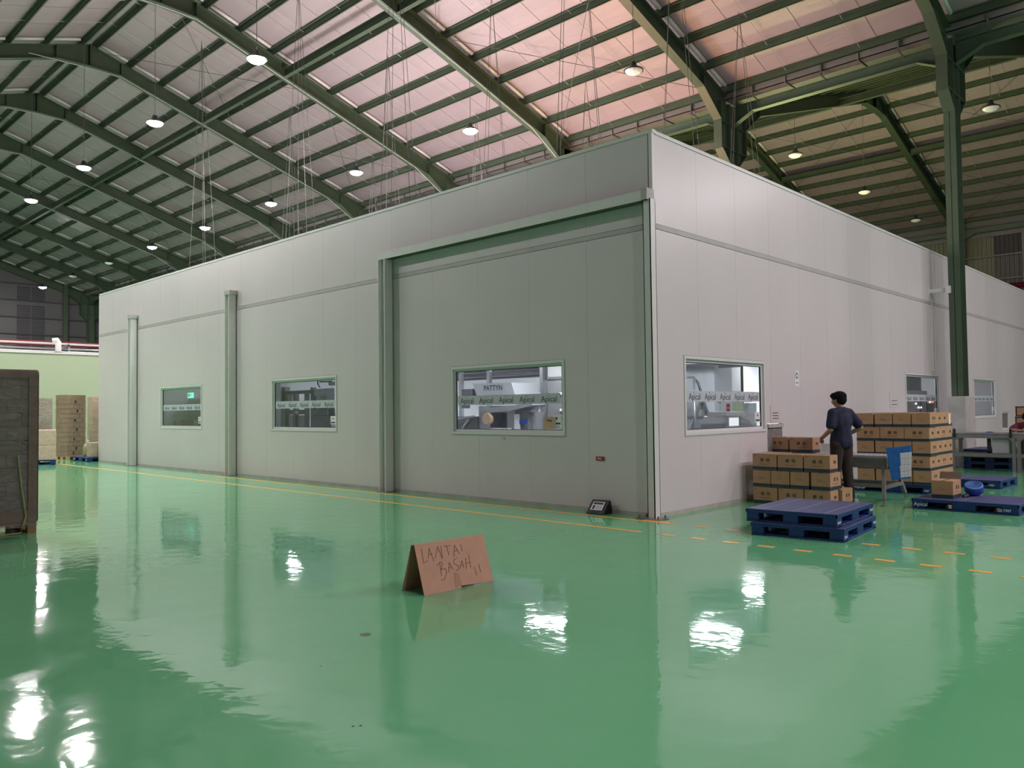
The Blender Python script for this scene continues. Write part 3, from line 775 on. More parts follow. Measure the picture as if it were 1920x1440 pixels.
# ---- little things on the walls
rs = thing('fire_sign', 'small dark red sign low on the long wall near the corner', 'sign', (-0.97, -0.002, 0.775))
MB().box(-0.075, 0.075, -0.008, 0.0, -0.03, 0.03).build('plate', 'redsign', rs)
MB().box(-0.05, 0.02, -0.010, -0.008, 0.008, 0.014).box(-0.05, 0.03, -0.010, -0.008, -0.010, -0.004).build('print', 'white', rs)
mk = MB().box(-2.97, -2.91, -0.012, 0, 1.03, 1.06).build('wall_tag', 'core'); tag(mk, 'tiny grey tag just below the window with the hooded machine', 'tag')
def notice(y0, y1, z0, z1, label, m, rows, name='wall_notice', icon=False):
    t = thing(name, label, 'notice', (0.001, y0, z0))
    w, h = y1-y0, z1-z0
    MB().box(0, 0.006, 0, w, 0, h).build('sheet', m, t)
    mb = MB()
    for i in range(rows): mb.box(0.006, 0.008, w*0.2, w*0.8, h*(0.2+0.5*i/max(1, rows)), h*(0.2+0.5*i/max(1, rows))+0.012)
    if icon: mb.lathe([(0.055, 0.006), (0.055, 0.008)], 12, (0, w/2, h*0.68), Matrix.Rotation(PI/2, 3, 'Y'))
    mb.build('print', 'ink', t)
    if icon: MB().lathe([(0.035, 0.008), (0.035, 0.010)], 12, (0, w/2, h*0.68), Matrix.Rotation(PI/2, 3, 'Y')).build('icon_center', 'white', t)
notice(4.38, 4.56, 1.86, 2.14, 'small white notice with round black icon on the pinkish wall', 'white', 1, icon=True)
notice(3.42, 3.78, 1.24, 1.52, 'paper sheet in a taped sleeve above the conveyor opening', 'panel', 3)
notice(9.15, 9.75, 1.45, 1.78, 'pale paper notice on the wall above the tall carton stack', 'panel', 2)
def opening(y0, y1, z0, z1, label):
    t = thing('strip_curtain', label, 'curtain', (0, 0, 0))
    MB().box(-0.01, 0.03, y0-0.02, y1+0.02, z1-0.05, z1+0.01).build('rail', 'belt', t)
    n = 6; w = (y1-y0)/n
    for i in range(n):
        MB().quadbox([(-0.02, y0+w*i, z0), (-0.02, y0+w*(i+1)+0.01, z0), (-0.012, y0+w*(i+1)+0.01, z0), (-0.012, y0+w*i, z0),
                      (-0.005, y0+w*i, z1-0.05), (-0.005, y0+w*(i+1)+0.01, z1-0.05), (0.003, y0+w*(i+1)+0.01, z1-0.05), (0.003, y0+w*i, z1-0.05)]).build('curtain_strip', 'strip', t)
M['strip'] = mat('grey translucent strip', (0.25, 0.24, 0.23), 0.25, var=0.4, vscale=14)
opening(3.32, 3.84, 0.74, 1.20, 'grey strip curtain in the wall opening beside the near window')
opening(19.07, 19.73, 0.76, 1.26, 'grey strip curtain in the wall opening near the seated person')

# ---- black counter display at the foot of the long wall
sc = thing('floor_display', 'black wedge shaped case with white panel on the floor at the wall foot', 'display', (-0.90, -0.10, 0), 0.05)
MB().prism([(-0.16, 0.005), (-0.13, 0.02), (0.02, 0.185), (0.05, 0.185), (0.10, 0.005)], 0, -0.16, 0.14).build('case', 'black', sc, bevel=0.004)
ang = math.atan2(0.165, 0.15)
pn = MB().box(-0.10, 0.10, -0.07, 0.075, 0.0, 0.004).build('label_panel', 'white', sc, loc=(-0.01, -0.062, 0.104)); pn.rotation_euler = (ang, 0, 0)
MB().box(-0.085, 0.085, 0.03, 0.062, 0.004, 0.006).box(-0.075, -0.04, -0.055, 0.01, 0.004, 0.006).build('print', 'ink', pn)
MB().box(-0.02, 0.03, -0.055, 0.01, 0.004, 0.006).box(0.045, 0.08, -0.055, 0.01, 0.004, 0.006).build('print', 'roomgrey', pn)

# ================================================================== cardboard tent sign
sg_ = thing('cardboard_sign', 'folded brown cardboard tent sign with handwritten words on the wet floor', 'sign', (1.145, -5.10, 0.0), math.atan2(0.02, 0.77)*-1)
SW, SA = 0.77, math.atan2(0.40, 0.13)
# local: x outwards (+X world), y along; front face leans from (0,0,0) back to (-0.13, y, 0.40)
def slab(pts, t, n):
    n = Vector(n).normalized()*t
    return pts+[tuple(Vector(p)+n) for p in pts]
f = MB().quadbox(slab([(0, 0, 0.001), (0, SW*0.52, 0.001), (-0.13, SW*0.52, 0.40), (-0.13, 0, 0.40)], 0.004, (-0.95, 0, -0.3)))
f.quadbox(slab([(-0.006, SW*0.52, 0.02), (0, SW, 0.001), (-0.13, SW, 0.40), (-0.13, SW*0.52, 0.40)], 0.004, (-0.95, 0, -0.3)))
f.build('front_panel', 'kraft', sg_)
MB().quadbox(slab([(-0.135, 0, 0.398), (-0.135, SW, 0.398), (-0.175, SW, 0.392), (-0.175, 0, 0.392)], 0.004, (0, 0, -1))).build('fold_strip', 'kraft', sg_)
MB().quadbox(slab([(-0.30, 0.0, 0.0), (-0.30, SW, 0.0), (-0.172, SW, 0.392), (-0.172, 0, 0.392)], 0.004, (0.95, 0, -0.3))).build('back_panel', 'kraft', sg_)
STR = [[(0.066, 0.3), (0.058, 0.205), (0.11, 0.216)], [(0.114, 0.227), (0.144, 0.295), (0.166, 0.208)], [(0.129, 0.247), (0.167, 0.256)], [(0.187, 0.221), (0.236, 0.295), (0.262, 0.211), (0.272, 0.297)], [(0.302, 0.289), (0.37, 0.285)], [(0.334, 0.287), (0.338, 0.225)], [(0.386, 0.207), (0.419, 0.286), (0.456, 0.221)], [(0.401, 0.244), (0.441, 0.249)], [(0.49, 0.285), (0.492, 0.235)], [(0.223, 0.19), (0.216, 0.101)], [(0.187, 0.172), (0.234, 0.193), (0.251, 0.181), (0.233, 0.152), (0.214, 0.141), (0.267, 0.147), (0.277, 0.119), (0.239, 0.079), (0.199, 0.076)], [(0.297, 0.116), (0.324, 0.181), (0.347, 0.129)], [(0.309, 0.144), (0.344, 0.15)], [(0.42, 0.198), (0.38, 0.191), (0.372, 0.165), (0.416, 0.145), (0.402, 0.119), (0.376, 0.118)], [(0.422, 0.123), (0.463, 0.176), (0.469, 0.126)], [(0.434, 0.142), (0.467, 0.147)], [(0.511, 0.188), (0.495, 0.115)], [(0.553, 0.206), (0.547, 0.12)], [(0.503, 0.152), (0.551, 0.157)], [(0.586, 0.119), (0.596, 0.061)], [(0.643, 0.133), (0.645, 0.073)]]
wr_ = MB(); fdir = Vector((-0.13, 0, 0.40)).normalized(); fn = Vector((0.95, 0, 0.309)).normalized()
def onface(u, v): return Vector((0, 0, 0))+Vector((0, u, 0))+fdir*(v*1.275)+fn*0.0015
for s in STR:
    for a, b in zip(s[:-1], s[1:]):
        wr_.bar(onface(*a), onface(*b), 0.0042, 0.0012, up=fn)
wr_.build('handwriting', 'pen', sg_, kind='stuff')
tp = MB(); q = [onface(0.353, 0.108), onface(0.402, 0.101), onface(0.410, 0.015), onface(0.335, 0.010)]
tp.quadbox([tuple(p) for p in q]+[tuple(p+fn*0.001) for p in q]); tp.build('tape_patch', 'tape', sg_)

# ================================================================== blue plastic pallets
PW, PD, PH = 1.05, 1.35, 0.15
def make_pallet(w=PW, d=PD, name='plastic_pallet', label='', nx=3, ny=3, letters=True):
    t = thing(name, label, 'pallet')
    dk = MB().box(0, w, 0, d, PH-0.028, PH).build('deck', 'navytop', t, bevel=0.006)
    rim = MB()
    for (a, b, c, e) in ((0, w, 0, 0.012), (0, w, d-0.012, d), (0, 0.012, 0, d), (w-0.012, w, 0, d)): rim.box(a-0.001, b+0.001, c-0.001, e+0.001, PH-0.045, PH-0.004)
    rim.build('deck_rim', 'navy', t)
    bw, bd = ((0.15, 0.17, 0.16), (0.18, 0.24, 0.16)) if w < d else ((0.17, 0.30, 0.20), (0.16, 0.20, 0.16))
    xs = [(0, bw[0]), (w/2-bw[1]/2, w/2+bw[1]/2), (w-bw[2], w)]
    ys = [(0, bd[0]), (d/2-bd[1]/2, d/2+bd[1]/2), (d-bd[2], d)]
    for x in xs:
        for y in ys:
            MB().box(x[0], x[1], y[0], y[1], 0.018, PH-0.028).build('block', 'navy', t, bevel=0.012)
    for x in xs: MB().box(x[0], x[1], 0, d, 0.0, 0.022).build('skid', 'navy', t, bevel=0.004)
    for y in (ys[0], ys[2]): MB().box(0.0, w, y[0]+0.02, y[1]-0.02, 0.0, 0.020).build('skid', 'navy', t)
    sm = MB()
    for y in (d*0.33, d*0.67): sm.box(0.02, w-0.02, y-0.004, y+0.004, PH-0.002, PH+0.0012)
    return t, dk, sm
def seams(t, dk, along, w, d, pos):
    sm = MB()
    for p in pos:
        if along == 'y': sm.box(w*p-0.005, w*p+0.005, 0.02, d-0.02, PH-0.001, PH+0.0012)
        else: sm.box(0.02, w-0.02, d*p-0.005, d*p+0.005, PH-0.001, PH+0.0012)
    sm.build('deck_seam', 'scuff', dk)
pA, dk, _ = make_pallet(label='lower blue plastic pallet of the empty pair beside the dashed floor line')
seams(pA, dk, 'y', PW, PD, (0.18, 0.52, 0.86))
put_text('Apical', 0.045, 'whitep', 'lettering', pA, (PW+0.001, 0.07, 0.055), FACE_X)
put_text('Apical', 0.045, 'whitep', 'lettering', pA, (PW+0.001, PD-0.07, 0.075), FACE_X)
rot0 = 0.10
pA.location = (1.66, -0.55, 0); pA.rotation_euler[2] = rot0
pB = copy_tree(pA, 'upper blue plastic pallet of the empty pair beside the dashed floor line', (1.585, -0.52, PH+0.002), rot0-0.03)
PW2, PD2 = 1.35, 1.08
pC, dk, _ = make_pallet(PW2, PD2, label='blue plastic pallet on the floor carrying one carton and the blue bowl')
seams(pC, dk, 'y', PW2, PD2, (0.48,))
put_text('Apical', 0.075, 'whitep', 'lettering', pC, (0.12, -0.001, 0.07), FACE_Y)
put_text('1987', 0.05, 'whitep', 'lettering', pC, (PW2-0.14, -0.001, 0.06), FACE_Y)
pC.location = (2.29, 3.13, 0); pC.rotation_euler[2] = -0.02
pD = copy_tree(pC, 'empty blue plastic pallet on the floor behind the blue bowl', (1.26, 6.85, 0), -0.03)
pE = copy_tree(pC, 'blue plastic pallet under the tall stack of cartons', (0.68, 5.16, 0), 0)
for i in range(3):
    copy_tree(pC, ['bottom', 'middle', 'top'][i]+' blue pallet of the pile behind the second conveyor', (1.86, 11.70, i*(PH+0.001)), PI/2)
for i in range(2):
    copy_tree(pC, ['lower', 'upper'][i]+' blue pallet of the short pile near the seated person', (2.62, 12.9, i*(PH+0.001)), 0.02)
pF = copy_tree(pC, 'blue plastic pallet under the film wrapped cartons at the far left', (-22.36, -2.0, 0), -0.29)
pG = copy_tree(pC, 'blue plastic pallet beside the far end of the long wall', (-22.52, -0.32, 0), 0.0)

# ================================================================== cartons
BL, BW, BH = 0.392, 0.288, 0.252
def carton_meshes():
    p = {}
    p['body'] = MB().box(0, BL, 0, BW, 0, BH).mesh('body', 'card', bevel=0.004)
    e = 0.0012
    b = MB(); z0, z1 = 0.006, 0.052
    b.box(0.002, BL-0.002, -e, 0.0, z0, z1); b.box(0.002, BL-0.002, BW, BW+e, z0, z1); b.box(-e, 0, 0.002, BW-0.002, z0, z1); b.box(BL, BL+e, 0.002, BW-0.002, z0, z1)
    p['printed_band'] = b.mesh('printed_band', 'band')
    tpm = MB().box(0.0, BL, BW/2-0.025, BW/2+0.025, BH, BH+0.001)
    p['tape'] = tpm.mesh('tape', 'tape')
    return p
CM = carton_meshes()
SWOOSH = MB()
pts = [(-0.085+0.17*i/8, -0.012*math.sin(PI*i/8)) for i in range(9)]
for a, b in zip(pts[:-1], pts[1:]): SWOOSH.bar((a[0], 0, a[1]), (b[0], 0, b[1]), 0.0012, 0.006)
SWOOSH_ME = SWOOSH.mesh('swoosh', 'inkred')
SMALLP = MB()
for i in range(3): SMALLP.box(-0.055, 0.055-0.02*i, -0.0006, 0.0006, 0.016*i, 0.016*i+0.004)
SMALL_ME = SMALLP.mesh('small_print', 'inkfaint')
CHK = MB().box(-0.022, 0.022, -0.0006, 0.0006, 0, 0.014).mesh('small_print', 'inkfaint')
def make_carton(loc, rotz, label, group, name='carton', brand_l=True, brand_s=True, detail=True):
    t = thing(name, label, 'carton', loc, rotz, group)
    bd = inst(CM['body'], 'body', t); inst(CM['printed_band'], 'printed_band', t); inst(CM['tape'], 'tape', t)
    if detail:
        for s, y, r in ((1, -0.0012, 0.0), (-1, BW+0.0012, PI)):
            put_text('模  特', 0.062, 'ink', 'lettering', t, (BL/2+0.01*s, y, 0.150), (PI/2, 0, r))
            inst(SWOOSH_ME, 'swoosh', t, (BL/2+0.01*s, y, 0.098), r)
            inst(CHK, 'small_print', t, (0.045 if s == 1 else BL-0.045, y, BH-0.035), r)
        for x, r in ((BL+0.0012, PI/2), (-0.0012, -PI/2)):
            if brand_s:
                put_text('模特', 0.050, 'ink', 'lettering', t, (x, BW*0.5+0.03*(1 if r > 0 else -1), 0.145), (PI/2, 0, r))
            else:
                inst(SMALL_ME, 'small_print', t, (x, BW/2, 0.12), r)
    return t
def place_long(x, y, z, label, group, **k):    # long side faces -Y
    j = random.uniform(-0.004, 0.004)
    return make_carton((x, y+j, z), 0.0, label, group, **k)
def place_short(x, y, z, label, group, **k):   # short side faces -Y
    j = random.uniform(-0.004, 0.004)
    return make_carton((x+BW, y+j, z), PI/2, label, group, **k)
OR = ['first', 'second', 'third', 'fourth', 'fifth']
g1 = 'cartons of the low stack'
st = 0.412; LV = BH+0.008
Y1 = 2.36
for lv, nm in ((0, 'bottom'), (2, 'top')):
    for i in range(3):
        place_long(0.205+st*i, Y1, 0.003+lv*LV, 'brown carton in the %s layer of the low stack, %s from the wall' % (nm, OR[i]), g1)
for i in range(4):
    x = (0.205, 0.505, 0.81, 1.135)[i]
    place_short(x, Y1, 0.003+LV, 'brown carton end in the middle layer of the low stack, %s from the wall' % OR[i], g1, brand_s=False)
for i in range(3):
    place_long(0.205+st*i, Y1+0.30, 0.003, 'brown carton on the floor just behind the low stack, %s from the wall' % OR[i], g1) if i < 2 else None
place_long(0.205, Y1+0.295, 0.003+2*LV, 'brown carton topping the second row of the low stack beside the wall', g1)
make_carton((1.46, 2.70, 0.003), PI/2, 'single carton on the floor at the outer end of the low stack', g1)
# ---- tall stack on pallet: five layers, outer rows
g2 = 'cartons of the tall stack'
X0, Y0 = 0.77, 5.15
Z0 = PH+0.003
LN = ['bottom', 'second', 'third', 'fourth', 'top']
for lv in range(5):
    z = Z0+lv*0.2435
    if lv % 2 == 1:
        for i in range(3): place_long(X0+0.40*i, Y0, z, 'brown carton in the %s layer of the tall stack, %s along its front' % (LN[lv], OR[i]), g2)
        ys = [(0.30, 'l'), (0.595, 's'), (0.99, 'l')]
    else:
        for i in range(4): place_short(X0+0.303*i+(0.0 if i == 0 else 0.012), Y0, z, 'brown carton end in the %s layer of the tall stack, %s along its front' % (LN[lv], OR[i]), g2, brand_s=False)
        ys = [(0.405, 's'), (0.70, 'l'), (0.995, 's')] if False else [(0.405, 'l'), (0.70, 'l'), (0.995, 'l')]
    for j, (dy, o) in enumerate(ys):
        lab = 'brown carton in the %s layer of the tall stack, %s behind its front corner' % (LN[lv], OR[j])
        if o == 'l': place_long(X0+0.80, Y0+dy, z, lab, g2)
        else: make_carton((X0+0.80+0.392, Y0+dy, z), PI/2, lab, g2) if False else make_carton((X0+1.19, Y0+dy, z), PI/2, lab, g2)
        if lv == 4:
            for i in range(2): place_long(X0+0.40*i, Y0+dy, z, 'carton on top of the tall stack, row %s, %s from the wall' % (OR[j+1], OR[i]), g2, detail=False)
for o_ in COL.objects:
    if o_.get('group') == g2: o_.scale[2] = 0.962
lb = MB().box(X0+1.194, X0+1.197, Y0+1.10, Y0+1.19, Z0+4*0.2435+0.03, Z0+4*0.2435+0.22).build('paper_label', 'white')
tag(lb, 'white paper slip stuck on the rear corner of the tall stack', 'label')
# cartons on conveyor and on the floor pallet
make_carton((0.30, 3.47, 0.738), 0.0, 'brown carton on the near conveyor between the low stack and the person', 'cartons on the near conveyor')
make_carton((-0.12, 3.49, 0.738), 0.0, 'brown carton coming out of the wall opening on the near conveyor', 'cartons on the near conveyor')
cb = make_carton((2.50+BW, 3.33, PH+0.003), PI/2, 'single carton with one flap standing open, on the floor pallet by the blue bowl', 'cartons on the floor pallet', brand_s=False)
MB().quadbox([(BL, 0, BH), (BL, BW, BH), (BL+0.004, BW, BH), (BL+0.004, 0, BH), (BL+0.05, 0, BH+0.10), (BL+0.05, BW, BH+0.10), (BL+0.054, BW, BH+0.098), (BL+0.054, 0, BH+0.098)]).build('open_flap', 'carddk', cb)

# ---- blue bowl
bw = thing('blue_bowl', 'tilted round blue plastic bowl with open top on the floor pallet', 'bowl', (2.90, 3.95, PH+0.118)); bw.scale = (0.76, 0.76, 0.76)
bw.rotation_euler = (0.45, 0.12, 0)
MB().lathe([(0.05, -0.15), (0.11, -0.135), (0.165, -0.06), (0.175, 0.0), (0.155, 0.06), (0.13, 0.075), (0.12, 0.07), (0.15, 0.0), (0.14, -0.06), (0.09, -0.12), (0.0001, -0.13)], 28).build('shell', 'bluebin', bw, smooth=True)
MB().lathe([(0.128, 0.070), (0.158, 0.055), (0.162, 0.062), (0.132, 0.082), (0.128, 0.070)], 28).build('rim', 'bluebinlt', bw, smooth=True)
MB().box(-0.05, 0.06, -0.03, 0.04, -0.11, -0.03).build('insert', 'black', bw)
bl_ = MB().path([(2.84, 3.62, PH+0.01), (2.87, 3.70, PH+0.03), (2.86, 3.76, PH+0.012)], [0.02, 0.03, 0.02], 7).build('black_pouch', 'black')
tag(bl_, 'small black pouch between the carton and the blue bowl', 'pouch')

# ================================================================== near conveyor
cv = thing('near_conveyor', 'grey steel roller conveyor from the wall opening to the blue board', 'conveyor', (0, 3.42, 0))
CE = 1.86
for y, nm in ((0.0, 'front'), (0.52, 'rear')):
    MB().box(-0.3, CE, y, y+0.03, 0.54, 0.69).build('side_rail', 'convgrey', cv)
    MB().box(-0.3, CE, y-0.01, y+0.04, 0.69, 0.735).build('top_guide', 'convlt', cv, bevel=0.008)
rm = MB().tube((0, 0.04, 0.715), (0, 0.51, 0.715), 0.019, 8).mesh('roller', 'convlt', smooth=True)
for i in range(28): inst(rm, 'roller', cv, (-0.25+0.078*i, 0, 0))
hm = MB().lathe([(0.007, -0.002), (0.007, 0.001)], 8, (0, 0, 0), Matrix.Rotation(PI/2, 3, 'X')).mesh('bolt', 'black')
for i in range(12): inst(hm, 'bolt', cv, (1.12+0.06*i, -0.001, 0.635))
for x in (1.80, 0.35):
    MB().bar((x, 0.02, 0.56), (x+0.10 if x > 1 else x, -0.27, 0.09), 0.06, 0.045, up=(1, 0, 0)).build('leg', 'convgrey', cv)
    MB().bar((x, 0.53, 0.56), (x+0.06 if x > 1 else x, 0.78, 0.11), 0.06, 0.045, up=(1, 0, 0)).build('leg', 'convgrey', cv)
    for (yy, zz) in ((-0.285, 0), (0.79, 0)):
        xx = x+(0.10 if yy < 0 else 0.06) if x > 1 else x
        MB().tube((xx, yy, 0.02), (xx, yy, 0.11), 0.012, 8).lathe([(0.05, 0.0), (0.05, 0.012), (0.02, 0.025)], 12, (xx, yy, 0)).build('levelling_foot', 'steel', cv)
    MB().bar((x+0.05 if x > 1 else x, -0.16, 0.26), (x+0.04 if x > 1 else x, 0.68, 0.27), 0.05, 0.05).build('cross_bar', 'convgrey', cv)
MB().bar((0.35, -0.2, 0.27), (1.86, -0.17, 0.29), 0.04, 0.05).build('long_bar', 'convgrey', cv)
MB().bar((0.35, 0.66, 0.27), (1.84, 0.66, 0.27), 0.04, 0.05).build('long_bar', 'convgrey', cv)
bb = thing('blue_board', 'tilted blue board with white printed sheets at the end of the near conveyor', 'board', (1.905, 3.30, 0.0))
q = [(-0.02, 0.10, 0.86), (0.02, 0.02, 0.39), (0.315, 0.02, 0.43), (0.30, 0.14, 0.91)]
q = [(-0.035, 0.06, 0.855), (0.055, 0.0, 0.375), (0.315, 0.02, 0.42), (0.31, 0.10, 0.90)]
MB().quadbox(q+[(a, b+0.012, c) for a, b, c in q]).build('panel', 'board', bb)
def lerpq(u, v):
    a, b, c, d = [Vector(p) for p in q]   # a top-left, b bottom-left, c bottom-right, d top-right
    return (a*(1-v)+b*v)*(1-u)+(d*(1-v)+c*v)*u
for i in range(3):
    for j in range(4):
        u0, u1 = 0.56+0.165*i, 0.56+0.165*i+0.155
        v0, v1 = 0.20+0.19*j, 0.20+0.19*j+0.18
        if j >= 2 and i == 0: u0 -= 0.05
        ps = [lerpq(u0, v0), lerpq(u1, v0), lerpq(u1, v1), lerpq(u0, v1)]
        o = MB().quadbox([(p.x, p.y-0.004, p.z) for p in ps]+[(p.x, p.y-0.002, p.z) for p in ps]).build('printed_sheet', 'white', bb)
        pr = MB()
        for k in range(3):
            va = v0+(v1-v0)*(0.3+0.22*k)
            p0, p1 = lerpq(u0+0.02, va), lerpq(u1-0.03, va)
            pr.bar((p0.x, p0.y-0.005, p0.z), (p1.x, p1.y-0.005, p1.z), 0.001, 0.004)
        pr.build('print', 'roomgrey', o)

# ================================================================== second conveyor / table
c2 = thing('far_conveyor', 'long grey steel two level conveyor in front of the seated person', 'conveyor', (0.70, 10.95, 0))
L2 = 3.6
for y in (0.0, 0.6):
    MB().box(0, L2, y, y+0.04, 0.74, 0.845).build('side_rail', 'convgrey', c2)
    MB().box(0, L2, y-0.01, y+0.05, 0.845, 0.86).build('top_guide', 'convlt', c2)
    MB().box(0.05, L2, y, y+0.04, 0.32, 0.40).build('low_rail', 'convgrey', c2)
MB().box(0.0, L2, 0.04, 0.6, 0.80, 0.835).build('belt', 'convgrey', c2)
for x in (0.06, 1.27, 1.36, 2.6, 3.5):
    for y in (0.02, 0.62):
        MB().box(x-0.035, x+0.035, y-0.03, y+0.03, 0.012, 0.74).build('leg', 'convgrey', c2)
        MB().prism([(x-0.10, 0.74), (x+0.10, 0.74), (x+0.03, 0.66), (x-0.03, 0.66)], 1, y-0.02, y+0.02).build('gusset', 'convgrey', c2)
        MB().lathe([(0.05, 0.0), (0.05, 0.012), (0.02, 0.02)], 10, (x, y, 0)).build('levelling_foot', 'steel', c2)
for x in (0.10, 1.22): MB().box(x-0.025, x+0.025, -0.03, 0.0, 0.76, 0.95).build('guide_bracket', 'black', c2)
mt = thing('drive_box', 'grey box shaped drive unit hanging under the far conveyor', 'machine', (1.53, 11.0, 0.40))
MB().box(0, 0.34, 0.03, 0.33, 0.0, 0.335).build('casing', 'machinegrey', mt, bevel=0.01)
MB().box(-0.10, -0.03, 0.05, 0.12, 0.02, 0.335).box(-0.10, 0.0, 0.05, 0.12, 0.0, 0.05).build('bracket', 'black', mt)
bc = MB().ellipsoid((1.46, 11.15, 0.865), (0.09, 0.06, 0.022), nu=12, nv=6).build('blue_cloth', 'bluebin', smooth=True)
tag(bc, 'crumpled blue cloth lying on the far conveyor', 'cloth')
bx = thing('dark_crates', 'lower dark open crate behind the seated person', 'crate', (1.55, 13.20, 0.95))
for i in range(2):
    t = bx if i == 0 else thing('dark_crate', 'upper dark open crate behind the seated person', 'crate', (1.56, 13.21, 1.20))
    t.name = 'dark_crate'
    MB().box(0, 0.5, 0, 0.02, 0, 0.235).box(0, 0.5, 0.33, 0.35, 0, 0.235).box(0, 0.02, 0, 0.35, 0, 0.235).box(0.48, 0.5, 0, 0.35, 0, 0.235).box(0, 0.5, 0, 0.35, 0, 0.015).build('shell', 'carddk', t)
    MB().box(0.03, 0.47, -0.004, 0.0, 0.03, 0.2).build('face_panel', 'card', t)
    MB().box(-0.005, 0.505, -0.008, 0.355, 0.225, 0.24).build('rim', 'black', t)
sb = thing('support_cabinet', 'low navy cabinet standing behind the seated person', 'cabinet', (1.55, 12.9, 0))
sb.location = (1.60, 14.3, 0)
bx2 = MB().box(0, 0.85, 0, 0.45, 0.0, 0.86).build('body', 'navy', sb, bevel=0.01)
MB().box(0.03, 0.82, -0.012, 0, 0.05, 0.8).build('door', 'navytop', sb)
tb2 = thing('crate_stand', 'dark stand carrying the open crates', 'stand', (1.49, 13.15, 0))
MB().box(0, 0.62, 0, 0.45, 0.90, 0.945).build('top', 'convgrey', tb2)
for x in (0.03, 0.59):
    for y in (0.03, 0.42): MB().box(x-0.02, x+0.02, y-0.02, y+0.02, 0, 0.90).build('leg', 'convgrey', tb2)

# ================================================================== people
def remeshed(mb, name, m, parent, voxel, smooth_it=4):
    o = bpy.data.objects.new(name, mb.mesh(name, m)); COL.objects.link(o)
    r = o.modifiers.new('r', 'REMESH'); r.mode = 'VOXEL'; r.voxel_size = voxel; r.use_smooth_shade = True
    if smooth_it:
        s = o.modifiers.new('s', 'SMOOTH'); s.factor = 0.5; s.iterations = smooth_it
    dg = bpy.context.evaluated_depsgraph_get()
    me = bpy.data.meshes.new_from_object(o.evaluated_get(dg), depsgraph=dg)
    bpy.data.objects.remove(o)
    me.materials.clear(); me.materials.append(M[m])
    me.polygons.foreach_set('use_smooth', [True]*len(me.polygons))
    o = bpy.data.objects.new(name, me); COL.objects.link(o); o.parent = parent
    return o
def hand(mb, wrist, d, side, curl=0.5):
    """palm and five fingers; d = direction, side = towards the thumb"""
    d = Vector(d).normalized(); side = (Vector(side)-Vector(side).dot(d)*d).normalized(); n = d.cross(side)
    w = Vector(wrist); palm = w+d*0.085
    for s in (-0.028, -0.010, 0.010, 0.028):
        mb.capsule(w+d*0.01, palm+side*s, 0.018, 0.013, 8)
    for s, L in ((-0.031, 0.058), (-0.011, 0.072), (0.010, 0.078), (0.030, 0.070)):
        a = palm+side*s; b = a+(d*math.cos(curl)+n*math.sin(curl))*L*0.55; c = b+(d*math.cos(curl*2)+n*math.sin(curl*2))*L*0.45
        mb.capsule(a, b, 0.0098, 0.009, 8); mb.capsule(b, c, 0.009, 0.0078, 8)
    t0 = w+d*0.03+side*0.025; t1 = t0+(d*0.6+side*0.8).normalized()*0.045; t2 = t1+(d*0.9+side*0.35+n*0.2).normalized()*0.032
    mb.capsule(t0, t1, 0.014, 0.011, 8); mb.capsule(t1, t2, 0.011, 0.009, 8)
def head(mb, c, R):
    c = Vector(c)
    E = lambda off, r: mb.ellipsoid(c+R@Vector(off), r, R)
    E((0, -0.010, 0.030), (0.076, 0.096, 0.088)); E((0, 0.028, -0.022), (0.060, 0.066, 0.082)); E((0, 0.045, -0.078), (0.036, 0.034, 0.026))
    mb.capsule(c+R@Vector((0, 0.088, 0.012)), c+R@Vector((0, 0.108, -0.022)), 0.009, 0.014, 8)
    E((0, 0.092, -0.050), (0.026, 0.010, 0.010)); E((0, 0.080, 0.030), (0.055, 0.018, 0.012))
    for s in (-1, 1):
        E((s*0.077, 0.0, -0.005), (0.011, 0.019, 0.032)); E((s*0.038, 0.055, -0.03), (0.024, 0.024, 0.026))
def face_bits(c, R, parent):
    c = Vector(c); mb = MB()
    for s in (-1, 1): mb.ellipsoid(c+R@Vector((s*0.030, 0.085, 0.010)), (0.012, 0.006, 0.006), R, 8, 6)
    mb.build('eyes', 'eye', parent, smooth=True)
    mb = MB()
    for s in (-1, 1):
        mb.bar(c+R@Vector((s*0.016, 0.098, 0.034)), c+R@Vector((s*0.048, 0.088, 0.036)), 0.008, 0.007)
    mb.build('eyebrows', 'hair', parent)
    MB().ellipsoid(c+R@Vector((0, 0.098, -0.050)), (0.022, 0.006, 0.006), R, 8, 6).build('lips', 'lip', parent, smooth=True)
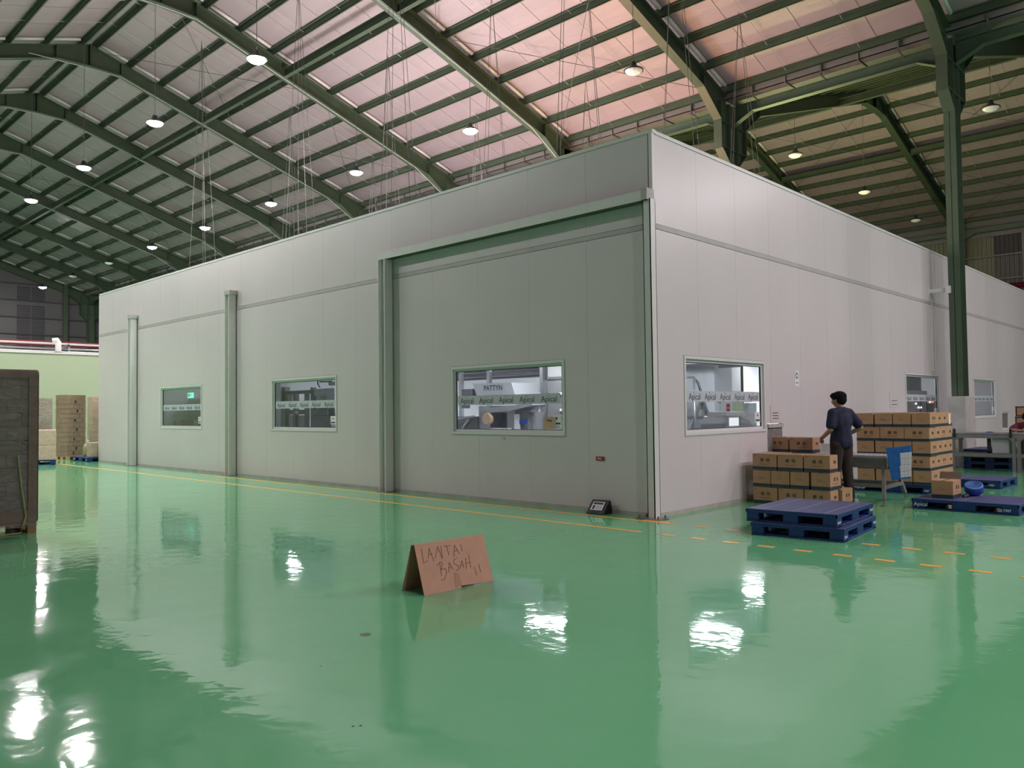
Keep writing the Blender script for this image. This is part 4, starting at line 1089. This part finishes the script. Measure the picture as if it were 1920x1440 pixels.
def person(loc, rotz, label, J, cloth, headrot, vest=None, hair_scale=1.0):
    t = thing('person', label, 'person', loc, rotz)
    b = MB()
    R = headrot
    head(b, J['head'], R)
    b.capsule(J['neck'], Vector(J['head'])+R@Vector((0, -0.01, -0.05)), 0.055, 0.052)
    sh, hp, ch = J['shoulders'], J['hips'], J['chest']
    b.ellipsoid(ch, (0.155, 0.10, 0.17), J.get('lean'))
    b.capsule(J['pelvis'], ch, 0.125, 0.11)
    b.capsule(J['neck'], Vector(ch)+Vector((0, 0, 0.08)), 0.06, 0.09)
    for i in (0, 1):
        b.capsule(ch, sh[i], 0.085, 0.058)
        b.capsule(sh[i], J['elbows'][i], 0.052, 0.040); b.capsule(J['elbows'][i], J['wrists'][i], 0.040, 0.026)
        d = Vector(J['hand_dir'][i]); hand(b, J['wrists'][i], d, J['thumb'][i], 0.55)
        b.capsule(J['pelvis'], hp[i], 0.11, 0.095)
        b.capsule(hp[i], J['knees'][i], 0.088, 0.060); b.capsule(J['knees'][i], J['ankles'][i], 0.058, 0.040)
    body = remeshed(b, 'body', 'skin', t, 0.0085, 3)
    s = MB()
    s.ellipsoid(Vector(ch)+Vector((0, 0, 0.0)), (0.200, 0.142, 0.20), J.get('lean'))
    s.capsule(Vector(J['pelvis'])+Vector((0.03, 0, -0.05)), ch, 0.150, 0.135); s.capsule(Vector(J['pelvis'])+Vector((-0.03, 0, -0.05)), ch, 0.150, 0.135)
    for i in (0, 1):
        S0, E0 = Vector(sh[i]), Vector(J['elbows'][i])
        s.capsule(Vector(ch)+Vector((0, 0, 0.06)), S0, 0.10, 0.073)
        s.capsule(S0, S0.lerp(E0, 0.74), 0.074, 0.078)
        s.capsule(Vector(J['neck'])+Vector((0, -0.01, -0.04)), S0, 0.085, 0.070)
    # trim the hem flat
    shirt = remeshed(s, 'shirt', cloth, t, 0.013, 4)
    hem = J['pelvis'][2]-0.13
    for v in shirt.data.vertices:
        if v.co.z < hem: v.co.z = hem
        a_ = math.atan2(v.co.y, v.co.x)
        if v.co.z < J['shoulders'][0][2]-0.1 and abs(v.co.x) < 0.2:
            f_ = 1+0.020*math.sin(a_*7+v.co.z*5)
            v.co.x *= f_; v.co.y *= f_
    p = MB()
    p.capsule(Vector(J['pelvis'])+Vector((0, 0, 0.0)), Vector(J['pelvis'])+Vector((0, 0, -0.04)), 0.145, 0.145)
    for i in (0, 1):
        p.capsule(Vector(J['pelvis'])+Vector((0, 0, -0.03)), hp[i], 0.125, 0.112)
        p.capsule(hp[i], J['knees'][i], 0.108, 0.082)
        p.capsule(J['knees'][i], Vector(J['ankles'][i])+Vector((0, 0, 0.0)), 0.082, 0.070)
    remeshed(p, 'trousers', 'browncloth', t, 0.013, 4)
    for i in (0, 1):
        a = Vector(J['ankles'][i]); f = Vector(J['toe'][i])
        sm = MB().capsule((a.x, a.y-0.03, 0.045), (a.x+f.x*0.18, a.y+f.y*0.18, 0.035), 0.043, 0.034)
        remeshed(sm, 'shoe', 'shoe', t, 0.010, 2)
    h = MB(); c = Vector(J['head'])
    for off, r in (((0, -0.022, 0.050), (0.092, 0.105, 0.078)), ((0, -0.050, -0.002), (0.083, 0.072, 0.072)), ((0, 0.048, 0.074), (0.068, 0.046, 0.036)), ((0.045, 0.02, 0.070), (0.047, 0.075, 0.045)), ((-0.045, 0.02, 0.070), (0.047, 0.075, 0.045)), ((0.0, -0.07, -0.035), (0.060, 0.035, 0.045))):
        h.ellipsoid(c+R@Vector(off), tuple(q*hair_scale for q in r), R)
    hr = random.Random(5)
    for i in range(26):
        a = hr.uniform(0, 2*PI); e = hr.uniform(0.25, 1.2)
        d = Vector((math.cos(a)*math.cos(e), math.sin(a)*math.cos(e), math.sin(e)))
        p0 = c+R@(Vector((0, -0.02, 0.045))+Vector((d.x*0.078, d.y*0.09, d.z*0.07)))
        h.capsule(p0, p0+R@Vector((d.x*0.012, d.y*0.012+0.012, -0.012)), 0.020, 0.012, 6)
    remeshed(h, 'hair', 'hair', t, 0.008, 1)
    face_bits(c, R, t)
    if vest:
        v = MB().ellipsoid(Vector(ch)+Vector((0, 0, -0.005)), (0.175, 0.145, 0.17), J.get('lean'))
        remeshed(v, 'vest', vest, t, 0.014, 3)
    return t
RZ = lambda a: Matrix.Rotation(a, 3, 'Z')
RX = lambda a: Matrix.Rotation(a, 3, 'X')
manJ = dict(head=(-0.01, 0.03, 1.595), neck=(0, -0.005, 1.455), chest=(0, 0, 1.255), pelvis=(0, 0, 0.99),
            shoulders=[(-0.175, 0, 1.395), (0.175, 0, 1.395)], elbows=[(-0.245, -0.02, 1.14), (0.315, -0.10, 1.16)],
            wrists=[(-0.225, 0.19, 0.99), (0.20, 0.13, 1.02)], hand_dir=[(0.55, 0.6, -0.3), (-0.7, 0.6, -0.25)], thumb=[(0.3, 0.2, 1), (-0.3, 0.2, 1)],
            hips=[(-0.09, 0, 0.90), (0.09, 0, 0.90)], knees=[(-0.105, 0.03, 0.49), (0.115, 0.0, 0.49)], ankles=[(-0.115, -0.01, 0.10), (0.13, -0.03, 0.10)], toe=[(-0.2, 1, 0), (0.25, 1, 0)])
person((1.29, 3.14, 0), math.radians(70), 'standing person in navy shirt and dark trousers seen from behind between the carton stacks', manJ, 'navycloth', RZ(math.radians(14)) @ RX(math.radians(-6)), hair_scale=1.10)
s2J = dict(head=(0, 0.30, 1.17), neck=(0, 0.19, 1.06), chest=(0, 0.10, 0.90), pelvis=(0, -0.05, 0.60),
           shoulders=[(-0.18, 0.16, 1.00), (0.18, 0.16, 1.00)], elbows=[(-0.30, 0.36, 0.91), (0.30, 0.36, 0.91)],
           wrists=[(-0.08, 0.50, 0.90), (0.10, 0.52, 0.90)], hand_dir=[(0.9, 0.2, 0.0), (-0.9, 0.3, 0.0)], thumb=[(0, 0, 1), (0, 0, 1)],
           hips=[(-0.10, 0.0, 0.55), (0.10, 0.0, 0.55)], knees=[(-0.13, 0.30, 0.48), (0.13, 0.30, 0.48)], ankles=[(-0.13, 0.22, 0.10), (0.13, 0.22, 0.10)], toe=[(0, 1, 0), (0, 1, 0)],
           lean=RX(math.radians(-25)))
person((2.01, 12.10, 0), math.radians(190), 'seated person in maroon shirt leaning over the far conveyor', s2J, 'maroon', RX(math.radians(-45)), vest='vest')
stl = thing('stool', 'round stool under the seated person', 'stool', (2.06, 12.14, 0))
MB().lathe([(0.16, 0.40), (0.17, 0.42), (0.17, 0.445), (0.0001, 0.45)], 16).build('seat', 'black', stl)
for a in range(4): MB().tube((0.12*math.cos(a*PI/2+.8), 0.12*math.sin(a*PI/2+.8), 0.41), (0.17*math.cos(a*PI/2+.8), 0.17*math.sin(a*PI/2+.8), 0.0), 0.012, 6).build('leg', 'steel', stl)

# ================================================================== wrapped pallet loads at left
def wood_pallet(t, w, d, m='wood'):
    for y in (0.0, d/2-0.05, d-0.10): MB().box(0, w, y, y+0.10, 0.0, 0.02).build('bottom_board', m, t)
    for x in (0.0, w/2-0.05, w-0.10):
        for y in (0.0, d/2-0.05, d-0.10): MB().box(x, x+0.10, y, y+0.10, 0.02, 0.11).build('block', m, t)
    n = 6
    for i in range(n):
        a = (w-0.12)*i/(n-1); MB().box(a, a+0.12, 0, d, 0.11, 0.135).build('top_board', m, t)
def wrapped(loc, rotz, label, w, d, h, rows, nx, ny, m='carddk', film='film', pallet='wood', marks='inkred', cover=None, slots=False):
    """box load on a wooden pallet; +X side and -Y side show separate cartons"""
    t = thing('wrapped_pallet_load', label, 'pallet load', loc, rotz)
    if pallet: wood_pallet(t, w, d, pallet)
    z0 = 0.138; lh = (h-z0)/rows
    rr_ = random.Random(int(w*100+h*7+rows))
    for r in range(rows):
        off = 0.5 if r % 2 else 0.0
        ed = sorted(set([0.0, 1.0]+[min(0.999, max(0.001, (i+off)/ny)) for i in range(0, ny+1)]))
        ed = [e for i, e in enumerate(ed) if i == 0 or e-ed[i-1] > 0.02]
        for a, b in zip(ed[:-1], ed[1:]):
            jx = rr_.uniform(-0.012, 0.0)
            MB().box(w*0.5, w-0.02+jx, d*a+0.003, d*b-0.003, z0+lh*r+0.004, z0+lh*(r+1)-0.004).build('carton', m, t)
        ed = sorted(set([0.0, 1.0]+[min(0.999, max(0.001, (i+off)/nx)) for i in range(0, nx+1)]))
        ed = [e for i, e in enumerate(ed) if i == 0 or e-ed[i-1] > 0.02]
        for a, b in zip(ed[:-1], ed[1:]):
            xa, xb = (w*0.5)*a, (w*0.5)*b
            MB().box(xa+0.003, xb-0.003, rr_.uniform(0, 0.012), d-0.01, z0+lh*r+0.002, z0+lh*(r+1)-0.002).build('carton', m, t)
    MB().box(0.02, w-0.05, 0.03, d-0.02, z0, h-0.01).build('inner_core', 'carddk', t)
    if marks:
        for i in range(6):
            y = rr_.uniform(0.12, 0.85)*d; z = z0+lh*(rr_.randrange(rows-1)+0.2)
            MB().box(w-0.021, w-0.017, y, y+0.05, z, z+0.13).build('print_patch', marks, t)
    if slots:
        for i in range(7):
            y = d*(0.30+0.14*(i % 2)+0.03*i/2); z = z0+lh*(i*rows//7+0.3)
            MB().box(w-0.021, w-0.012, y, y+0.05, z, z+lh*0.5).build('hand_slot', 'black', t)
    if film:
        MB().box(-0.012, w+0.004, -0.012, d+0.008, z0-0.06, h+0.006).build('stretch_film', film, t)
    if cover:
        MB().box(-0.02, w+0.010, -0.02, d+0.02, h-0.10, h+0.03).build('top_cover', cover, t, bevel=0.02)
    return t
fl_ = wrapped((-6.42, -7.45, 0), 0.0, 'film wrapped dark carton load with brown cover and corner strip, nearest the camera', 1.02, 1.35, 2.06, 11, 3, 4, cover='brownwrap')
MB().box(0.985, 1.034, 1.25, 1.362, 0.15, 2.03).box(0.90, 1.034, 1.355, 1.364, 0.15, 2.03).build('corner_protector', 'brownwrap', fl_)
MB().box(0.98, 1.032, 0.0, 1.355, 0.138, 0.29).build('bottom_wrap', 'brownwrap', fl_)
MB().path([(1.04, 1.13, 1.0), (1.045, 1.17, 0.6), (1.05, 1.22, 0.22), (1.06, 1.19, 0.12), (1.07, 1.16, 0.015), (1.08, 0.9, 0.01), (1.05, 0.5, 0.012)], 0.010, 6).build('loose_strap', 'straplime', fl_)
M['cardmid'] = mat('greyish brown cardboard', (0.28, 0.205, 0.14), 0.75, var=0.15, vscale=4)
wrapped((-23.33, -0.61, 0), math.radians(30), 'tall carton load with dark hand slots on a pale wooden pallet at the far left', 0.50, 0.80, 2.18, 13, 2, 3, m='cardmid', film=None, pallet='woodlt', marks=None, slots=True)
wrapped((-25.5, -0.78, 0), math.radians(-12), 'milky film wrapped load with a white label behind the tall carton load', 0.8, 0.62, 2.10, 10, 3, 3, m='cardmid', film='filmlt', pallet='woodlt', marks='white')
wrapped((-25.5, -1.85, 0), math.radians(-12), 'film wrapped load half hidden behind the nearest carton load', 0.8, 0.9, 2.10, 10, 3, 3, m='cardmid', film='filmlt', pallet='woodlt', marks=None)
wrapped((-25.2, 1.0, 0), math.radians(-10), 'loosely wrapped pinkish load at the end of the white room', 1.1, 1.1, 2.15, 8, 3, 3, m='cardlt', film='filmlt', pallet='woodlt', marks='inkred')
# two tan boxes under film on the blue pallet
tb = thing('tan_box_pair', 'two stacked tan boxes under clear film on a blue pallet at the far left', 'pallet load', (-22.02, -2.02, PH+0.003), -0.29)
for i in range(2): MB().box(0.0, 1.0, 0.0, 1.0, 0.45*i, 0.45*i+0.445).build('box', 'peach', tb, bevel=0.008)
MB().box(-0.01, 1.01, -0.01, 1.01, 0.0, 0.905).build('stretch_film', 'filmlt', tb)
# goods on the pallet next to the wall end
wb2 = thing('white_sack_box', 'pale wrapped box on the blue pallet beside the wall end', 'box', (-21.62, -0.20, PH+0.003))
MB().box(0, 0.42, 0, 0.5, 0, 0.46).build('body', 'cardtop', wb2, bevel=0.02)
MB().box(-0.004, 0.424, -0.004, 0.504, 0.0, 0.464).build('stretch_film', 'filmlt', wb2)
dr = thing('plastic_drum', 'yellow green plastic jerrycan on the blue pallet beside the wall end', 'canister', (-21.95, -0.05, PH+0.003))
MB().lathe([(0.13, 0), (0.15, 0.03), (0.15, 0.3), (0.11, 0.38), (0.04, 0.42), (0.04, 0.46)], 14).build('body', 'bottle', dr, smooth=True)
MB().lathe([(0.045, 0.455), (0.045, 0.50), (0.0001, 0.505)], 12).build('cap', 'white', dr)
lb2 = thing('leaning_carton', 'flattened brown carton leaning on the goods beside the wall end', 'carton', (-22.2, 0.45, PH+0.003))
MB().bar((0, 0, 0.0), (0.75, 0.12, 0.85), 0.5, 0.03, up=(0, 1, 0)).build('board', 'card', lb2)
pk = thing('person', 'pink clothed person mostly hidden behind the end of the long wall', 'person', (-21.75, 1.15, 0))
k = MB(); k.capsule((0, 0, 0.85), (0, 0, 1.2), 0.14, 0.15); k.capsule((0, 0, 1.2), (0, 0, 1.38), 0.12, 0.07); k.capsule((-.1, 0, 0.85), (-.1, 0, .1), 0.1, 0.06); k.capsule((.1, 0, 0.85), (.1, 0, .1), 0.1, 0.06)
for s in (-1, 1): k.capsule((0.0, s*0.14, 1.32), (0.06, s*0.24, 1.08), 0.06, 0.05); k.capsule((0.06, s*0.24, 1.08), (0.25, s*0.18, 0.98), 0.045, 0.035)
k.ellipsoid((0, 0, 1.52), (0.085, 0.095, 0.12))
remeshed(k, 'body', 'pinkcloth', pk, 0.014, 3)

# ================================================================== inside the white room
fi = MB().box(-LW, -0.06, 0.06, RW, 0.001, 0.006).build('floor_inner', 'roomgrey'); tag(fi, 'grey floor inside the clean room', 'floor', kind='structure')
dv = MB().box(-LW, -0.1, 11.0, 11.1, 0.006, 3.94)
def light_panel(x, y, z, w, d, label):
    t = thing('ceiling_light', label, 'ceiling light', (x, y, z), group='light panels inside the clean room')
    MB().box(-w/2, w/2, -d/2, d/2, 0.0, 0.03).build('diffuser', 'tube', t)
    MB().box(-w/2-0.02, w/2+0.02, -d/2-0.02, d/2+0.02, 0.03, 0.08).build('housing', 'alu', t)
    MB().box(-0.02, 0.02, -0.02, 0.02, 0.08, 3.95-z).build('stem', 'alu', t)
n_ = 0
for (x, y) in ((-5.0, 3.5), (-2.1, 4.9), (-3.1, 9.0), (-15.8, 3.6), (-9.8, 3.4), (-6.5, 8.5), (-11.5, 8.0), (-17.5, 8.5), (-5.4, 14.5), (-5.4, 19.5), (-4.6, 16.5), (-5.0, 24.5)):
    light_panel(x, y, 3.0, 1.2, 0.35, 'light panel inside the clean room, %s from the corner window' % (ORD+['tenth', 'eleventh', 'twelfth', 'thirteenth'])[n_])
    n_ += 1
# partition walls inside
pw = MB().box(-LW, -6.2, 10.9, 11.0, 0.006, 3.94).build('wall_partition', 'roomwhite'); tag(pw, 'white partition wall inside the clean room', 'wall', kind='structure')
pw = MB().box(-6.6, -6.5, 11.0, RW, 0.006, 3.94).build('wall_divider', 'roomwhite'); tag(pw, 'white divider wall seen through the packing side windows', 'wall', kind='structure')
pw = MB().box(-20.5, -20.4, 0.06, 10.9, 0.006, 3.94).build('wall_stub', 'roomgrey'); tag(pw, 'grey partition behind the far small window', 'wall', kind='structure')
# machine behind window 1 (hooded bagging machine)
ma = thing('hooded_machine', 'grey hooded packing machine behind the window above the red sign', 'machine', (-7.95, 4.0, 0))
MB().prism([(0.05, 2.15), (1.35, 2.13), (1.52, 1.72), (0.25, 1.72)], 1, 0.0, 0.9).build('hood', 'machinelt', ma)
put_text('PATTYN', 0.17, 'logo', 'lettering', ma, (0.75, -0.003, 2.02), FACE_Y, bold=0.003)
MB().box(-0.35, 0.03, 0.0, 0.5, 1.75, 2.02).box(-0.30, -0.05, -0.05, 0.0, 1.55, 1.75).build('side_gearbox', 'stainlessdk', ma)
MB().box(0.20, 0.60, 0.05, 0.85, 0.006, 1.60).box(1.15, 1.42, 0.05, 0.85, 0.006, 1.60).box(1.85, 2.15, 0.1, 0.8, 0.006, 1.45).build('side_column', 'stainless', ma)
MB().box(-0.5, 0.2, 0.0, 0.7, 0.006, 1.35).build('low_frame', 'stainlessdk', ma)
MB().bar((-0.45, -0.05, 0.9), (-0.05, -0.05, 1.28), 0.04, 0.05).bar((-0.45, -0.05, 1.3), (0.15, -0.05, 1.36), 0.04, 0.04).build('brace', 'stainless', ma)
MB().box(0.60, 1.15, 0.45, 0.85, 0.006, 1.42).build('recess_panel', 'mesh', ma)
MB().prism([(0.45, 1.56), (1.5, 1.60), (2.05, 1.68), (2.10, 1.60), (1.3, 1.46), (0.75, 1.44)], 1, -0.1, 0.5).build('chute', 'stainless', ma)
MB().lathe([(0.13, 0.0), (0.14, 0.02), (0.14, 0.10), (0.13, 0.12), (0.05, 0.12)], 20, (0.68, -0.05, 1.30), Matrix.Rotation(PI/2, 3, 'X')).build('film_roll', 'cardtop', ma)
MB().box(1.45, 1.62, -0.02, 0.0, 1.05, 1.40).build('white_bag', 'white', ma)
MB().box(1.64, 1.86, 0.0, 0.1, 0.9, 1.45).build('dark_reel', 'mesh', ma); MB().box(1.62, 1.84, -0.03, 0.0, 1.18, 1.27).build('blue_panel', 'bluebin', ma)
MB().box(0.72, 1.3, -0.06, 0.1, 1.02, 1.08).build('tray', 'white', ma)
mc = thing('mesh_cabinet', 'dark mesh guarded cabinet behind the window above the red sign', 'machine', (-5.75, 4.25, 0))
MB().box(0.0, 1.1, 0, 0.8, 0.006, 2.22).build('body', 'mesh', mc)
MB().box(0.0, 1.1, -0.02, 0.0, 2.17, 2.23).box(0.0, 0.04, -0.02, 0, 0, 2.23).box(1.06, 1.1, -0.02, 0, 0, 2.23).build('frame', 'stainlessdk', mc)
for (x, z) in ((0.42, 1.82), (0.42, 1.46), (0.55, 1.40), (-0.35, 1.50)): MB().box(x, x+0.17, -0.03, -0.02, z, z+0.055).build('label_plate', 'white', mc)
mg = thing('white_lab_wall_unit', 'white tall unit between the hooded machine and the mesh cabinet', 'cabinet', (-6.35, 5.0, 0))
MB().box(0.0, 0.42, 0, 0.5, 0.006, 2.6).build('body', 'roomwhite', mg)
MB().box(-0.06, 0.0, -0.01, 0.5, 0.006, 2.6).build('edge_post', 'stainlessdk', mg)
pn_ = thing('touch_panel', 'small lit touch panel on an arm behind the window above the red sign', 'screen', (-2.45, 0.75, 0))
MB().box(-0.03, 0.03, -0.03, 0.03, 0.006, 1.15).build('stand', 'stainless', pn_)
p2_ = MB().box(-0.16, 0.16, -0.02, 0.02, -0.11, 0.11).build('frame', 'white', pn_, loc=(0, 0, 1.25)); p2_.rotation_euler = (-0.5, 0, 0)
MB().box(-0.10, 0.10, -0.024, -0.02, -0.07, 0.07).build('screen', 'machinegrey', p2_)
ng = thing('glass_notice', 'beige notice taped inside the pane of the window above the red sign', 'notice', (-1.98, 0.035, 1.28))
MB().box(-0.13, 0.13, 0, 0.003, -0.08, 0.10).build('sheet', 'cardtop', ng)
put_text('Stop', 0.06, 'ink', 'lettering', ng, (0, -0.002, 0.05), FACE_Y)
# overhead ducts and drop poles
du = thing('overhead_duct', 'dark pipe bundle running under the clean room ceiling', 'duct', (0, 0, 0))
for (y, z, r) in ((6.6, 2.50, 0.07), (6.9, 2.66, 0.09), (7.2, 2.44, 0.04)): MB().tube((-18, y, z), (-2.5, y, z), r, 10).build('pipe', 'stainlessdk', du, smooth=True)
for i, x in enumerate((-12.2, -10.1, -9.0, -7.1)):
    o = MB().box(x-0.05, x+0.05, 5.6, 5.7, 0.006, 3.94).build('floor_pole', 'stainless'); tag(o, 'slim steel pole inside the clean room, %s from the far window' % ORD[i], 'pole', group='steel poles inside the clean room')
# steel frame gantry behind window 2
ga = thing('steel_gantry', 'dark steel gantry frame behind the middle window of the long wall', 'machine', (-15.06, 3.0, 0))
MB().box(0.0, 0.20, 0, 0.16, 0.006, 2.25).box(0.0, 0.34, 0, 0.16, 1.78, 2.14).build('upright', 'gantry', ga)
for x0, x1, zz in ((0.62, 0.76, 2.1), (1.24, 1.33, 2.1), (1.56, 1.68, 2.2)): MB().box(x0, x1, 0, 0.12, 0.006, zz).build('upright', 'gantry', ga)
MB().box(0.2, 1.75, 0.0, 0.16, 2.03, 2.13).build('cross_beam', 'gantry', ga); MB().box(0.2, 1.3, 0.02, 0.10, 1.44, 1.58).build('cross_beam', 'stainlessdk', ga)
MB().box(0.22, 0.62, 0.1, 0.16, 0.3, 1.42).box(0.76, 1.24, 0.1, 0.16, 0.3, 1.42).build('door_panel', 'machinegrey', ga)
MB().box(1.85, 2.75, -0.1, 0.8, 0.006, 1.38).box(1.85, 2.6, -0.12, -0.1, 1.42, 1.58).box(1.85, 2.75, 0.0, 0.8, 1.38, 1.60).build('gear_box', 'gantry', ga)
MB().box(1.75, 2.75, 0.0, 0.6, 1.95, 2.15).box(1.85, 2.05, 0.0, 0.3, 1.6, 1.95).box(2.35, 2.75, 0.0, 0.3, 1.6, 1.95).build('top_unit', 'machinegrey', ga)
MB().path([(2.0, -0.05, 2.5), (2.02, -0.05, 2.28), (2.12, -0.05, 2.18)], 0.02, 6).path([(2.12, -0.05, 2.34), (2.7, -0.05, 2.33)], 0.02, 6).build('hose', 'black', ga)
MB().box(0.78, 0.92, -0.02, 0.0, 1.46, 1.54).build('label_plate', 'white', ga)
pc = thing('pale_column', 'pale grey square column just inside the middle window of the long wall', 'column', (-15.55, 3.0, 0))
MB().box(0, 0.42, 0, 0.3, 0.006, 3.94).build('shaft', 'machinelt', pc)
# behind window 3: cabinets and exit sign
ex = thing('exit_sign', 'green lit exit sign inside the far small window', 'sign', (-17.85, 1.5, 2.07))
MB().box(-0.17, 0.17, 0, 0.04, -0.09, 0.07).build('face', 'exit', ex)
MB().box(-0.12, -0.02, -0.003, 0, -0.05, 0.04).box(0.02, 0.13, -0.003, 0, -0.01, 0.01).build('pictogram', 'white', ex)
MB().box(-0.01, 0.01, 0.01, 0.03, 0.07, 1.88).build('hanger', 'alu', ex)
cbx = thing('control_cabinet_row', 'grey control cabinets inside the far small window', 'cabinet', (-20.0, 3.0, 0)); cbx.location = (-20.3, 2.6, 0)
for i in range(4):
    MB().box(0.9*i, 0.9*i+0.86, 0, 0.6, 0.006, 1.75).build('cabinet_unit', 'machinegrey', cbx)
MB().box(0, 3.5, -0.05, 0.6, 1.85, 1.98).build('top_rail', 'trimwhite', cbx)
db = thing('dark_bins', 'two dark bins in front of the cabinets inside the far small window', 'bin', (-19.0, 1.5, 0))
MB().box(0, 0.45, 0, 0.4, 0.006, 1.30).build('bin', 'inkred', db); MB().box(0.6, 1.4, 0, 0.4, 0.006, 1.30).build('bin', 'gabledk', db)
# behind right window 1
ln = thing('white_machine_block', 'tall white machine housing behind the window next to the corner post', 'machine', (-3.05, 6.97, 0), PI/2)
MB().box(0, 0.80, 0, 0.8, 0.006, 3.2).build('tower', 'machinelt', ln)
MB().box(0.80, 1.42, 0.1, 0.8, 1.88, 3.0).build('hanging_panel', 'roomwhite', ln)
MB().box(0.82, 1.42, 0.05, 0.7, 0.006, 1.64).build('side_unit', 'greenroom', ln)
MB().box(1.45, 2.2, 0.1, 0.8, 0.006, 1.60).box(1.5, 1.8, 0.05, 0.1, 1.62, 1.70).build('grey_unit', 'machinegrey', ln)
MB().box(0.52, 0.64, -0.03, 0.0, 1.50, 1.58).box(0.52, 0.64, -0.03, 0.0, 1.39, 1.47).build('indicator_box', 'redsign', ln)
stp = thing('access_stair', 'grey access stair with handrail behind the window next to the corner post', 'stair', (-3.0, 5.4, 0), PI/2)
for i in range(6): MB().box(0.1+0.15*i, 0.1+0.15*i+0.18, 0.1, 0.8, 0.22*i+0.15, 0.22*i+0.18).build('step', 'stainlessdk', stp)
MB().path([(0.2, 0, 2.16), (0.60, 0, 2.17), (0.78, 0, 2.05), (1.05, 0, 1.55), (1.5, 0, 0.9)], 0.03, 8).path([(0.62, 0, 0.01), (0.62, 0, 2.16)], 0.03, 8).build('handrail', 'steel', stp, smooth=True)
MB().bar((0.3, 0.05, 0.8), (0.95, 0.05, 1.6), 0.05, 0.10).bar((1.5, 0.05, 0.9), (0.95, 0.05, 1.6), 0.05, 0.08).box(1.0, 1.06, 0.0, 0.06, 0.006, 1.65).box(0.2, 1.5, 0.02, 0.06, 1.28, 1.32).build('stringer', 'steel', stp)
MB().box(0.0, 1.45, 0.9, 1.6, 0.006, 1.60).build('machine_base', 'mesh', stp)
MB().box(0.0, 1.54, 0.85, 1.6, 1.86, 1.97).build('top_rail', 'machinegrey', stp)
mn = thing('label_machine', 'grey desk machine with lit screen behind the window next to the corner post', 'machine', (-1.0, 3.70, 0), PI/2)
MB().box(0.0, 1.0, 0.0, 0.55, 0.006, 1.12).build('base', 'stainless', mn)
MB().prism([(0.0, 1.12), (1.0, 1.12), (0.98, 1.24), (0.60, 1.34), (0.12, 1.34), (0.0, 1.20)], 1, 0.0, 0.5).build('console', 'machinegrey', mn, bevel=0.01)
MB().box(0.15, 0.50, -0.006, 0.0, 1.16, 1.31).build('screen', 'screen', mn)
MB().box(0.16, 0.85, 0.05, 0.45, 1.345, 1.42).build('paper_stack', 'white', mn)
MB().tube((0.2, 0.2, 1.34), (0.2, 0.2, 1.58), 0.012, 6).box(0.17, 0.23, 0.17, 0.23, 1.58, 1.62).build('stalk_light', 'white', mn)
hc = thing('lamp_cabinet', 'grey cabinet with round lamps behind the half hidden window', 'cabinet', (-2.5, 18.0, 0), PI/2)
MB().box(0, 1.7, 0, 0.6, 0.006, 2.6).build('body', 'machinegrey', hc); MB().box(0.1, 1.6, -0.02, 0, 0.3, 1.62).build('door', 'stainlessdk', hc)
MB().box(0.0, 2.1, -0.06, 0, 1.78, 1.98).build('rail_cover', 'roomwhite', hc)
MB().box(1.75, 2.2, 0, 0.4, 0.006, 1.75).build('tall_unit', 'machinelt', hc); MB().box(2.3, 3.4, 0, 0.5, 0.006, 1.64).build('low_unit', 'stainlessdk', hc)
for i, (x, z) in enumerate(((1.30, 1.66), (1.50, 1.68), (1.0, 1.55), (1.25, 1.42), (1.5, 1.42), (2.45, 1.60), (2.62, 1.60), (2.80, 1.60), (2.6, 2.15))):
    MB().lathe([(0.03, 0), (0.03, 0.03)], 10, (x, -0.025 if z < 2 else 0.5, z), Matrix.Rotation(PI/2, 3, 'X')).build('indicator', 'ledred' if i in (6, 7) else 'ledwhite', hc)
print('objects', len(bpy.data.objects))
